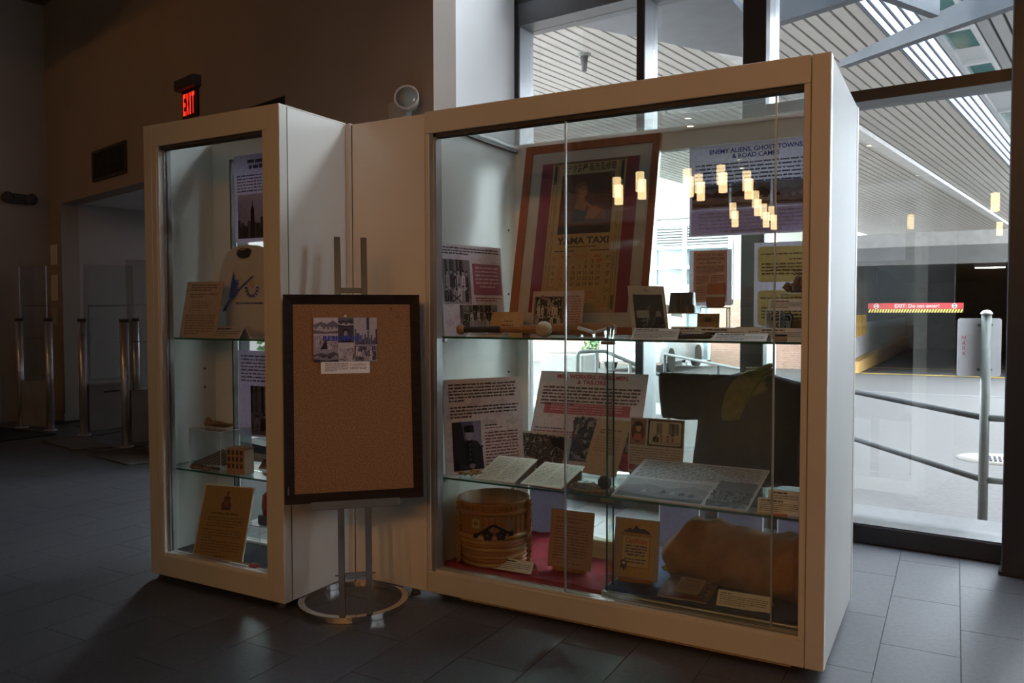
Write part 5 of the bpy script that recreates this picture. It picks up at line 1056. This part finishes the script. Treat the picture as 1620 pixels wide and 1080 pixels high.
# black coat with the yellow scarf
def drape(rows, N, th, folds, seed, back=.45):
    """cloth hung as a closed thin body: rows of (z, x_left, x_right), bulging to the front with vertical folds"""
    R = random.Random(seed); ph = [R.uniform(0, 6) for _ in range(4)]; F = []; B = []
    for z, xl, xr in rows:
        for j in range(N+1):
            u = j/N; x = xl+(xr-xl)*u; e = math.sqrt(max(0, 1-(2*u-1)**2))
            f = folds*(math.sin(34*x+ph[0]+2*z)+.6*math.sin(61*x+ph[1]-3*z)+.5*math.sin(19*x+9*z+ph[2]))
            F.append((x, -th*e**.7+f*e, z+.002*math.sin(50*x+ph[3]))); B.append((x, th*back*e**.7+f*.4*e, z))
    n = len(rows); m = N+1; mb = MB(); o = len(F)
    fs = [(i*m+j, i*m+j+1, (i+1)*m+j+1, (i+1)*m+j) for i in range(n-1) for j in range(N)]
    mb.add(F+B, fs+[tuple(o+q for q in reversed(f)) for f in fs]+[(j, j+1, o+j+1, o+j) for j in range(N)]+[((n-1)*m+j, (n-1)*m+j+1, o+(n-1)*m+j+1, o+(n-1)*m+j) for j in range(N)]+[(i*m+k, (i+1)*m+k, o+(i+1)*m+k, o+i*m+k) for i in range(n-1) for k in (0, N)], 0, True)
    return mb
t = thing('black_coat', 'black coat with wide sleeves spread on a form behind the lower shelf exhibits', 'coat', (-.46, .70, S2)); CT = pm('black_wool', (.012, .012, .018), .85, noise=30, amt=.4, bump=.2)
drape([(0, -.24, .27), (.08, -.235, .27), (.16, -.225, .27), (.24, -.215, .28), (.30, -.21, .28), (.36, -.205, .29), (.42, -.20, .30), (.455, -.16, .28), (.48, -.09, .20), (.50, -.02, .13)], 44, .075, .006, 3).build('body', CT, t)
drape([(.27, -.385, -.19), (.29, -.395, -.16), (.35, -.402, -.12), (.41, -.408, -.08), (.46, -.41, -.05), (.48, -.408, .0), (.488, -.395, .05)], 26, .05, .006, 5).build('sleeve', CT, t)
drape([(.27, .24, .37), (.35, .23, .385), (.39, .20, .385), (.425, .17, .37), (.46, .13, .30)], 22, .05, .006, 6).build('sleeve', CT, t)
MB().lathe([(.058, .455), (.05, .49), (.046, .523), (.05, .528)], 18, (.06, .0, 0)).build('collar', pm('white_collar', (.5, .5, .5), .7), t)
MB().lathe([(0, .45), (.044, .45), (.042, .52), (0, .522)], 14, (.06, .0, 0)).build('neck_form', SEAM, t)
MB().lathe([(0, 0), (.14, 0), (.14, .012), (0, .014)], 20, (.06, .0, 0)).build('stand_base', SEAM, t)
t = thing('yellow_scarf', 'olive-yellow scarf wound round the neck of the black coat', 'scarf', (-.40, .70, S2-.055)); SC = pm('olive_yellow_wool', (.14, .12, .006), .85, noise=30, amt=.3, bump=.3)
for k in range(5):
    a0 = .2*k; pts = []
    for i in range(17):
        a = PI*1.05*i/16-PI/2*2.1+a0*.2; pts.append((.066*math.cos(a)*(1+.05*k), -.01+.055*math.sin(a)*(1+.06*k), .56-.022*k+.035*math.cos(a)))
    MB().tube(pts, [.011+.004*math.sin(PI*i/16) for i in range(17)], 8).build('wrap', SC, t)
drape([(.345, -.135, -.055), (.36, -.14, -.05), (.40, -.138, -.035), (.44, -.128, -.015), (.48, -.115, .012), (.52, -.09, .03), (.55, -.06, .045), (.575, -.02, .06)], 16, .03, .006, 8).build('tail', SC, t)
bpy.context.view_layer.objects.active = None
for o in t.children:
    if o.name.startswith('tail'): o.location.y = -.085

# ---- floor of the wide case
RC = pm('crimson_cloth', (.34, .012, .03), .8, noise=12, amt=.2, bump=.15); BC_ = pm('royal_blue_cloth', (.022, .045, .16), .8, noise=12, amt=.2, bump=.15)
def cloth(name, label, x0, x1, y0, y1, z, drop, m_, seed, amp=.006):
    R = random.Random(seed); nx, ny = 40, 26; vs_ = []
    p = [R.uniform(0, 6) for _ in range(6)]
    for j in range(ny+1):
        for i in range(nx+1):
            x = x0+(x1-x0)*i/nx; y = y0+(y1-y0)*j/ny
            f = amp*(math.sin(14*x+9*y+p[0])*math.sin(11*y-6*x+p[1])+.6*math.sin(31*x-17*y+p[2])*math.sin(23*y+p[3])); f = abs(f)
            vs_.append((x, y, z+.001+f))
    base = [(v[0], v[1]-.012 if k <= nx else v[1], z+.0005-(drop if k <= nx else 0)) for k, v in enumerate(vs_)]
    m = nx+1; fs = [(j*m+i, j*m+i+1, (j+1)*m+i+1, (j+1)*m+i) for j in range(ny) for i in range(nx)]; mb = MB(); mb.add(vs_, fs, 0, True)
    fr = [(x0+(x1-x0)*i/nx, y0-.004-.006*abs(math.sin(i*.9+p[4])), z-drop) for i in range(nx+1)]
    mb.add([vs_[i] for i in range(nx+1)]+fr, [(i, i+1, nx+2+i, nx+1+i) for i in range(nx)], 0, True)
    return tag(mb.build(name, m_), label, 'cloth')
t = thing('display_plinth', 'low platform under the red cloth on the case floor', 'platform', (-1.33, .45, .1)); bx('box', -.425, .405, -.30, .38, .0, .028, CREAM, t, .002)
cloth('red_cloth', 'crimson cloth spread over the left half of the case floor', -1.757, -.935, .14, .835, .129, .024, RC, 2, .008)
t = thing('acrylic_plinth', 'clear low platform with a bright front edge under the blue cloth', 'platform', (-.475, .46, .1))
MB().box(-.435, .44, -.385, .36, .048, .054, 0, 1).build('top', [ACRY, EDGEW], t); MB().box(-.435, .44, -.385, -.381, .0, .048, 0, 1).build('front', [ACRY, EDGEW], t)
for x in (-.433, .438): MB().box(x-.002, x+.002, -.38, .36, 0, .048, 0, 1).build('side', [ACRY, EDGEW], t)
cloth('blue_cloth', 'royal blue cloth spread over the clear platform in the case', -.905, -.045, .105, .815, .1555, .0, BC_, 5, .006)
# basket
t = thing('woven_basket', 'round woven wood-strip basket with rope handles on the red cloth', 'basket', (-1.565, .285, .139))
WV = pm('honey_wood_strip', (.36, .16, .045), .5, noise=9, amt=.35, stretch=(1, 1, 10)); WV2 = pm('pale_wood_strip', (.46, .27, .10), .5, noise=9, amt=.3)
def br(z): return .150+.022*min(1, z/.06)+.006*math.sin(z*9)
body = MB().lathe([(0, 0), (.145, 0), (.152, .01), (.168, .06), (.172, .2), (.17, .31), (.164, .31), (.164, .06), (.14, .012), (0, .012)], 36); shl = body.build('shell', pm('brown_basket_wall', (.30, .12, .035), .55, noise=24, amt=.35, stretch=(1, 1, .15)), t)
ns = 40
for k in range(ns):
    a = 2*PI*k/ns; q = MB().bbox(-.011, .011, -.002, .002, .15, .30, .001).build('stave', WV, shl); q.location = (.174*math.cos(a), .174*math.sin(a), 0); q.rotation_euler = (0, 0, a+PI/2)
def hoop(z, r, wdt, m_, seed, tilt=0, ph=0):
    R = random.Random(seed); pts = []
    for k in range(40):
        a = 2*PI*k/40; pts.append((r*math.cos(a), r*math.sin(a), z+tilt*math.sin(a+ph)+R.uniform(-.001, .001)))
    vs_ = []
    for p_ in pts:
        d_ = Vector((p_[0], p_[1], 0)).normalized()
        for o_, dz in ((-.003, -wdt/2), (.004, -wdt/2*.7), (.006, 0), (.004, wdt/2*.7), (-.003, wdt/2)): vs_.append(Vector(p_)+d_*o_+Vector((0, 0, dz)))
    MB().add(vs_, [(k*5+i, k*5+(i+1) % 5, ((k+1) % 40)*5+(i+1) % 5, ((k+1) % 40)*5+i) for k in range(40) for i in range(5)], 0, True).build('hoop', m_, t)
for k in range(7): hoop(.016+k*.0185, .156+.0035*min(k, 5), .021, WV if k % 2 else WV2, k, .003*(-1)**k, k)
hoop(.152, .179, .028, WV2, 20, .004); hoop(.262, .178, .026, WV, 21); hoop(.302, .174, .02, WV, 22)
RO2 = pm('brown_handle_rope', (.32, .17, .06), .8, noise=40, amt=.3)
for a in (math.radians(-124), math.radians(4), math.radians(90)):
    c_, s_ = math.cos(a), math.sin(a)
    for o_ in (0, PI):
        MB().tube([((.188+.008*math.cos(q*1.6+o_))*c_-.008*math.sin(q*1.6+o_)*s_, (.188+.008*math.cos(q*1.6+o_))*s_+.008*math.sin(q*1.6+o_)*c_, .012+.30*q/24) for q in range(25)], .0075, 7).build('handle_rope', RO2, t)
fa = math.radians(-62)                        # painted design faces the hall
pr = Print(71); pr.rect(-.105, .19, -.055, .245, (150, 130, 70), 1).rect(-.098, .198, -.062, .238, (190, 174, 110), 2).rect(.06, .19, .1, .235, (150, 130, 90), 1).ell(-.08, .218, .012, .012, (130, 110, 60), 3)
pr.line((-.09, .155), (.005, .215), .011, (26, 24, 32), 2).line((.005, .215), (.095, .165), .011, (26, 24, 32), 2).poly([(-.1, .15), (-.075, .148), (-.06, .172), (-.085, .175)], (26, 24, 32), 3).poly([(.075, .16), (.1, .158), (.1, .185), (.085, .182)], (26, 24, 32), 3)
for x in (-.022, .04):
    for q in range(5): pr.ell(x+.015*math.cos(q*1.257+.3), .166+.015*math.sin(q*1.257+.3), .012, .012, (34, 22, 30), 3, 9)
V2 = []
for u, y_, v in pr.v:
    an = fa+u/.182; V2.append(((.184-y_)*math.cos(an), (.184-y_)*math.sin(an), v))
pr.v = V2; pr.build(t, 'painted_design', 'dark painted branch and blossoms')
tent('label_card', 'white label card in front of the woven basket', -1.40, .155, .14, 2, 40, .21, .06, caption(72, .21, .06, 4))
def stand_sheet(name, label, cat, x, y, z, th, lean, w, h, m_, pr):
    o = board(name, label, cat, x, y, z+.012, th, lean, w, h, .003, m_, pr, False)
    MB().bbox(-w*.36, w*.36, -.014, .03, -.014, .006, .003).build('wood_foot', WB, o); return o
w, h = .218, .268; pr = Print(73); pr.rect(-w/2, 0, w/2, h, (178, 140, 112), 0).words(-.08, h-.03, .08, 2, .016, (140, 100, 84), .4, .8).words(-.085, h-.07, .085, 12, .0135, (132, 96, 80), .38, .6).words(-.06, .03, .05, 1, .012, (140, 100, 84), .4, 1)
stand_sheet('framed_letter', 'tan handwritten letter in a wooden stand on the red cloth', 'letter', -1.16, .285, .139, 3.3, 11, w, h, pm('tan_letter_paper', (.46, .28, .18), .7), pr)
t = thing('folded_paper', 'cream folded paper lying on the red cloth behind the letter', 'paper', (-1.09, .56, .14)); MB().bbox(-.08, .06, -.03, .03, 0, .05, .004).build('lower_fold', pm('cream_paper', (.55, .50, .33), .7), t); MB().bbox(-.078, .062, -.03, .028, .051, .09, .004).build('upper_fold', MATS['cream_paper'], t)
w, h = .205, .262; pr = Print(74); pr.rect(-w/2, 0, w/2, h, (178, 160, 148), 0).rect(-.08, .012, .08, h-.01, (196, 156, 92), 1).rect(-.066, .055, .058, .185, (206, 180, 130), 2).frame(-.066, .05, .062, .188, .0025, (150, 110, 60), 3)
pr.poly([(-.06, .205), (-.03, .222), (-.02, .212), (-.005, .235), (.012, .218), (.03, .222), (.06, .207), (.06, .2), (-.06, .2)], (52, 44, 74), 3).text('FIFTH VICTORY LOAN', 0, .188, .0095, (130, 52, 46), width=.145, bold=.02).text('Certificate', 0, .155, .022, (190, 44, 48), width=.1, bold=.01).words(-.05, .15, .05, 4, .013, (80, 64, 110), .42, .8, 3, True).words(-.05, .092, .05, 2, .013, (90, 72, 110), .42, .9)
pr.poly([(-.072, .028), (-.062, .05), (-.05, .03), (-.044, .05), (-.034, .026), (-.04, .06), (-.066, .06)], (90, 60, 120), 4).poly([(-.066, .055), (-.04, .055), (-.038, .075), (-.053, .082), (-.068, .075)], (84, 70, 130), 5).poly([(-.06, .06), (-.046, .06), (-.046, .072), (-.06, .072)], (220, 200, 180), 6)
stand_sheet('certificate', 'tan certificate in a wooden stand on the blue cloth', 'certificate', -.818, .235, .160, 4.7, 11, w, h, pm('pale_certificate_paper', (.5, .42, .38), .7), pr)
w, h = .208, .235; pr = Print(75); pr.rect(-w/2, 0, w/2, h, (120, 90, 84), 0).rect(-.055, .05, .055, .2, (176, 150, 124), 2).text('Peter', 0, .165, .02, (120, 60, 60), bold=0).words(-.045, .15, .045, 6, .013, (130, 110, 96), .4, .6)
for k in range(26):
    x = pr.r.choice([-1, 1])*pr.r.uniform(.062, .095); pr.ell(x, pr.r.uniform(.02, .22), .009, .01, pr.r.choice([(130, 44, 48), (70, 60, 96), (150, 130, 100), (60, 44, 44)]), 3, 8)
pr.rect(-.09, .01, .09, .035, (130, 50, 48), 2)
o = board('picture_booklet', 'patterned red and cream booklet lying flat on the blue cloth', 'booklet', -.574, .125, .165, 0, 83, w, h, .012, pm('booklet_edge', (.45, .38, .3), .6), pr, False)
tent('label_card', 'white label card headed DUFFEL BAG in front of the canvas bag', -.325, .135, .161, 2, 40, .211, .068, caption(76, .211, .068, 5, 'DUFFEL BAG'))
# duffel bag
t = thing('duffel_bag', 'tan canvas duffel bag lying on the blue cloth', 'bag', (-.40, .40, .163), rot=(0, 0, math.radians(-9))); CV = pm('tan_canvas', (.31, .145, .035), .85, noise=7, amt=.28, bump=.35, bscale=35)
R = random.Random(12); mb = MB(); nseg, nr = 56, 44; vs_ = []
for i in range(nseg+1):
    k = i/nseg; x = -.31+.60*k; rz = .132*(min(1, .62+2.2*k) if k < .17 else 1)*(1 if k < .93 else 1-.25*(k-.93)/.07); ry = .15*(min(1, .75+1.6*k) if k < .17 else 1)
    for j in range(nr):
        a = 2*PI*j/nr; wr = 1+.04*math.sin(5*a+17*k)+.035*math.sin(3*a-26*k+1)+.03*math.sin(9*a+40*k)+.025*math.sin(4*a+62*k+2)*math.sin(11*k+a)
        z = rz*(1+math.sin(a)*wr); z = max(z, .0) if math.sin(a) > -.86 else 0
        vs_.append((x+.012*math.sin(2*a+k*4), ry*math.cos(a)*wr, z*(.98+.04*math.sin(7*k))))
fs_ = [(i*nr+j, i*nr+(j+1) % nr, (i+1)*nr+(j+1) % nr, (i+1)*nr+j) for i in range(nseg) for j in range(nr)]+[tuple(reversed(range(nr))), tuple(nseg*nr+j for j in range(nr))]
mb.add(vs_, fs_, 0, True).build('body', CV, t)
q = MB().lathe([(.0, .0), (.1, .004), (.128, .012), (.132, .0), (.128, -.045), (.12, -.05)], 26).build('end_panel', pm('orange_canvas_end', (.33, .14, .025), .8, noise=9, amt=.2), t); q.location = (.285, 0, .131); q.rotation_euler = (0, PI/2, 0)
for k in range(3): MB().lathe([(.006, -.002), (.01, 0), (.006, .002)], 12, (0, 0, 0)).build('eyelet', BRASS, t).location = (-.31, -.05+k*.03, .09+.02*k)
MB().tube([(-.30, -.06, .06), (-.325, -.09, .04), (-.33, -.06, .02), (-.31, -.03, .03)], .006, 7).build('drawcord', ROPE, t)
# grey panel backs standing along the glass back
for (x0, x1, l) in ((-1.66, -1.44, 'grey-mauve board standing at the case back behind the basket'), (-.91, -.70, 'grey-mauve board standing at the case back behind the certificate'), (-.61, -.39, 'grey-mauve board standing at the case back behind the duffel bag'), (-.325, -.12, 'grey-mauve board standing at the case back, nearest the right wall')):
    pr = Print(int(-x0*100)); pr.rect(-(x1-x0)/2+.004, .004, (x1-x0)/2-.004, .40, (120, 114, 128), 0).words(-(x1-x0)/2+.02, .38, (x1-x0)/2-.02, 8, .016, (96, 90, 104), .4, .6)
    board('back_board', l, 'board', (x0+x1)/2, .838, .105 if x0 > -.92 else .105, 0, 0, x1-x0, .44, .006, GREYB, pr, False)

# ================================================================== EXHIBITS IN THE TALL CASE
w, h = .60, .455; pr = Print(81).rect(-w/2, 0, w/2, h, (190, 174, 194), 0)
pr.words(-.2, h-.02, w/2-.12, 2, .03, (70, 54, 84), .6, .95, 3, True).words(-w/2+.02, h-.1, w/2-.02, 6, .016, (92, 78, 98), .45, .7)
x0, x1, y0, y1 = -w/2+.025, -.085, .02, .25; pr.rect(x0, y0, x1, y1, (168, 150, 158), 1)
for k in range(16): a = x0+k*(x1-x0)/16; pr.rect(a, y0, min(x1, a+.019), y0+.05+.06*pr.r.random(), pr.r.choice([(60, 48, 58), (84, 70, 80), (104, 88, 98)]), 2+.02*k)
pr.poly([(x0+.09, y0), (x0+.125, y0), (x0+.12, y0+.15), (x0+.11, y0+.17), (x0+.1075, y0+.21), (x0+.105, y0+.17), (x0+.095, y0+.15)], (54, 42, 52), 3); pr.ph_scape(-.06, .02, .27, .25, (150, 136, 146), (90, 76, 86), (120, 106, 116), (60, 48, 58), 5)
board('hanging_poster', 'mauve poster with a city skyline photograph at the top of the tall case', 'poster', -2.655, -.058, 1.72, 0, 0, w, h, .006, GREYB, pr, False)
pr = Print(82); pr.rect(-w/2, 0, w/2, h, (188, 174, 194), 0).words(-w/2+.02, h-.02, w/2-.02, 8, .0185, (92, 80, 100), .45, .7).ph_group(-.21, .01, .0, .27, 1, 3, (176, 166, 172), (34, 28, 36)).ph_scape(.03, .05, .27, .25, (150, 136, 146), (90, 76, 86), (120, 106, 116), (60, 48, 58), 5)
board('hanging_poster', 'mauve poster with a photograph of standing men low in the tall case', 'poster', -2.645, -.058, .695, 0, 0, w, h, .006, GREYB, pr, False)
t = thing('white_shirt', 'white shirt with a blue crane print hung in the tall case', 'shirt', (-2.785, -.125, T1)); SH = pm('white_cotton', (.62, .58, .58), .85, noise=6, amt=.05, bump=.2)
drape([(.0, -.16, .16), (.06, -.165, .165), (.14, -.168, .168), (.17, -.235, .235), (.22, -.232, .232), (.28, -.222, .222), (.34, -.205, .205), (.40, -.18, .18), (.435, -.155, .155), (.455, -.11, .11), (.468, -.065, .065)], 40, .03, .003, 4).build('cloth', SH, t)
MB().lathe([(.058, .0), (.062, .006), (.058, .012), (.05, .012), (.05, 0)], 22, (0, -.002, .452), sy=.45).build('neckband', SH, t); MB().lathe([(0, 0), (.056, 0), (.056, .004), (0, .004)], 18, (0, -.004, .449), sy=.5).build('neck_opening', SEAM, t)
q = MB().lathe([(0, 0), (.05, 0), (.05, .003), (0, .003)], 18, (0, 0, 0), sy=.62).build('neck_shadow', pm('neck_shade', (.03, .028, .03), .9), t); q.location = (.0, -.03, .432); q.rotation_euler = (math.radians(72), 0, 0)  # dark disc, the shade inside the neck put into colour
pr = Print(83); bl = (44, 70, 190)
pr.poly([(-.105, .2), (-.075, .196), (-.045, .222), (-.04, .245), (-.06, .23), (-.1, .225)], bl, 2).poly([(-.1, .225), (-.085, .29), (-.07, .335), (-.062, .29), (-.055, .25), (-.07, .228)], bl, 2)
for k in range(5): pr.line((-.075, .24+.01*k), (-.04+.002*k, .256+.009*k-.012*(4-k)*.3), .006, bl, 3)
pr.line((-.045, .235), (.02, .28), .008, bl, 3).line((.02, .28), (.07, .31), .006, bl, 3).line((-.085, .205), (-.145, .14), .011, bl, 3).line((-.075, .2), (-.125, .15), .004, bl, 3).poly([(-.155, .128), (-.13, .135), (-.12, .15), (-.145, .148)], bl, 3)
for k in range(9): a = PI*1.0+PI*k/8; pr.line((.06+.05*math.cos(a), .25+.05*math.sin(a)), (.06+.03*math.cos(a), .25+.035*math.sin(a)), .009, (70, 92, 186), 3)
pr.ell(.06, .27, .018, .02, (196, 176, 150), 2); pr.words(-.055, .18, .14, 1, .014, (80, 96, 180), .5, 1)
q = pr.build(t, 'crane_print', 'blue printed crane'); q.location = (0, -.036, 0)
pr = Print(84); w, h = .226, .291; pr.rect(-w/2, 0, w/2, h, (188, 164, 148), 0).words(-.08, h-.012, .08, 3, .013, (120, 88, 80), .5, .8).words(-.085, h-.06, .085, 2, .014, (130, 100, 90), .45, .5).frame(-.07, .13, .05, .19, .002, (140, 108, 98), 3).words(-.06, .185, .04, 4, .013, (140, 108, 98), .4, .7).words(-.09, .12, .09, 8, .0135, (134, 102, 92), .4, .5)
board('document_sheet', 'beige form document leaning on the upper shelf of the tall case', 'document', -2.953, -.311, T1, 10.6, 13.5, w, h, .003, pm('beige_form_paper', (.5, .4, .34), .7), pr)
tent('label_card', 'pinkish label card on the upper shelf of the tall case', -2.71, -.352, T1, 2, 36, .186, .068, caption(85, .186, .068, 3), m=pm('pinkish_card', (.52, .42, .38), .7))
t = thing('acrylic_cube', 'clear acrylic display cube on the lower shelf of the tall case', 'display cube', (-2.895, -.225, T2))
for nm, a in (('side', (-.115, -.112, -.1, .1, 0, .19)), ('side', (.112, .115, -.1, .1, 0, .19)), ('front', (-.112, .112, -.1, -.097, 0, .19)), ('back', (-.112, .112, .097, .1, 0, .19)), ('top', (-.115, .115, -.1, .1, .19, .193))): MB().box(*a, 0, 1).build(nm, [ACRY, EDGEW], t)
DW = pm('grey_brown_driftwood', (.26, .15, .07), .8, noise=12, amt=.4, stretch=(1, 6, 6))
t = thing('carved_fish', 'carved driftwood fish lying on top of the clear cube', 'carving', (-2.895, -.24, T2+.194))
MB().tube([(-.10, 0, .018), (-.085, 0, .02), (-.05, 0, .02), (0, 0, .019), (.05, 0, .017), (.085, 0, .02), (.125, 0, .028)], [.006, .017, .015, .018, .014, .008, .003], 12).build('body', DW, t); MB().tube([(-.09, .0, .03), (-.075, 0, .042), (-.05, .0, .036)], [.006, .012, .005], 8).build('head_crest', DW, t)
for k in range(4): MB().tube([(-.05+k*.03, -.014, .014), (-.01+k*.03, -.02, .018), (.02+k*.03, -.015, .022)], .0025, 5).build('carved_rib', pm('dark_driftwood', (.11, .06, .03), .8), t)
t = thing('wooden_fan', 'dark wooden stick fan spread inside the clear cube', 'fan', (-2.90, -.26, T2))
for k in range(11): MB().tube([(-.1+.018*k, -.055+.004*k, .012), (.0+.009*k, .06, .075-.003*k)], .005, 6).build('stick', [pm('dark_fan_wood', (.12, .055, .03), .6), DW][k % 2], t)
MB().bbox(-.108, .1, -.062, -.05, 0, .012, .003).build('rail', MATS['dark_fan_wood'], t)
for k, (x, y, l) in enumerate(((-2.93, -.355, 'oval brown carved nut at the shelf front, left of two'), (-2.84, -.36, 'round brown carved nut at the shelf front, right of two'))):
    tag(MB().lathe([(0, 0), (.02, .001), (.028, .01), (.02, .02), (0, .022)], 16, sx=1.4-.5*k, sy=.8).build('carved_nut', DW, None, (x, y, T2)), l, 'nut')
t = thing('building_model', 'little wooden model building with square windows on the tall case shelf', 'model', (-2.645, -.325, T2), math.radians(8)); MW = pm('pale_model_wood', (.46, .27, .14), .6, noise=8, amt=.2)
MB().bbox(-.055, .055, -.035, .035, 0, .122, .002).build('block', MW, t); MB().bbox(-.058, .058, -.038, .038, .122, .128, .002).build('roof', MW, t)
for r_ in range(3):
    for c_ in range(4): MB().bbox(-.045+c_*.025, -.032+c_*.025, -.0365, -.034, .03+r_*.033, .052+r_*.033, .0005).build('window', pm('dark_model_window', (.09, .04, .02), .6), t)
    for c_ in range(2): MB().bbox(-.0565, -.054, -.022+c_*.026, -.009+c_*.026, .03+r_*.033, .052+r_*.033, .0005).build('window', MATS['dark_model_window'], t)
tent('label_card', 'tan label card behind the model building', -2.56, -.2, T2, 0, 40, .19, .06, caption(87, .19, .06, 3), m=pm('tan_card', (.42, .3, .22), .7))
pr = Print(86); w, h = .301, .375; pr.rect(-w/2+.006, .006, w/2-.006, h-.006, (176, 142, 78), 0); dk = (84, 56, 40)
pr.poly([(-.028, h-.115), (.028, h-.115), (.03, h-.09), (.018, h-.08), (.022, h-.06), (.008, h-.055), (.004, h-.04), (-.004, h-.04), (-.008, h-.055), (-.022, h-.06), (-.018, h-.08), (-.03, h-.09)], (104, 62, 44), 2).ell(0, h-.088, .012, .016, (150, 80, 50), 3).ell(0, h-.036, .006, .006, (90, 40, 36), 3).line((-.03, h-.118), (.03, h-.118), .006, dk, 3)
pr.words(-.085, h-.132, .085, 1, .015, dk, .42, 1).words(-.1, h-.155, .115, 4, .0135, (130, 98, 56), .4, .8).words(-.115, h-.215, .115, 4, .0135, (130, 98, 56), .4, .3).words(-.115, h-.27, .115, 5, .0135, (130, 98, 56), .4, .6).words(-.03, .035, .04, 1, .013, dk, .4, 1)
board('certificate', 'large yellow certificate with a crest on the floor of the tall case', 'certificate', -2.768, -.372, TBZ+.002, 9.5, 16.5, w, h, .004, WHITE, pr)
t = thing('red_mallet', 'small wooden mallet with a red head on the floor of the tall case', 'mallet', (-2.545, -.382, TBZ+.022)); MB().tube([(-.075, .012, -.004), (.03, 0, .0)], [.009, .013], 10).build('handle', WB, t); MB().tube([(.025, .002, 0), (.035, 0, 0), (.075, -.004, 0), (.083, -.005, 0)], [.016, .021, .021, .014], 14).build('head', pm('bright_red_paint', (.5, .03, .02), .4), t)
tent('label_card', 'white label card beside the red mallet', -2.40, -.34, TBZ, 0, 40, .13, .07, caption(88, .13, .07, 3))
t = thing('acrylic_riser', 'clear riser low in the tall case behind the yellow certificate', 'riser', (-2.58, -.14, TBZ)); MB().box(-.2, .2, -.06, .06, .15, .154, 0, 1).build('top', [ACRY, EDGEW], t)
for s_ in (-1, 1): MB().box(s_*.198-.002, s_*.198+.002, -.06, .06, 0, .15, 0, 1).build('side', [ACRY, EDGEW], t)
t = thing('red_lantern', 'small red and grey paper lantern on the clear riser', 'lantern', (-2.64, -.14, TBZ+.154)); MB().bbox(-.05, .05, -.04, .04, 0, .05, .006).build('base', pm('grey_base', (.08, .08, .1), .6), t); MB().lathe([(0, .05), (.034, .05), (.042, .09), (.038, .15), (.02, .165), (0, .165)], 18).build('shade', pm('dark_red_paper', (.22, .015, .02), .6), t)
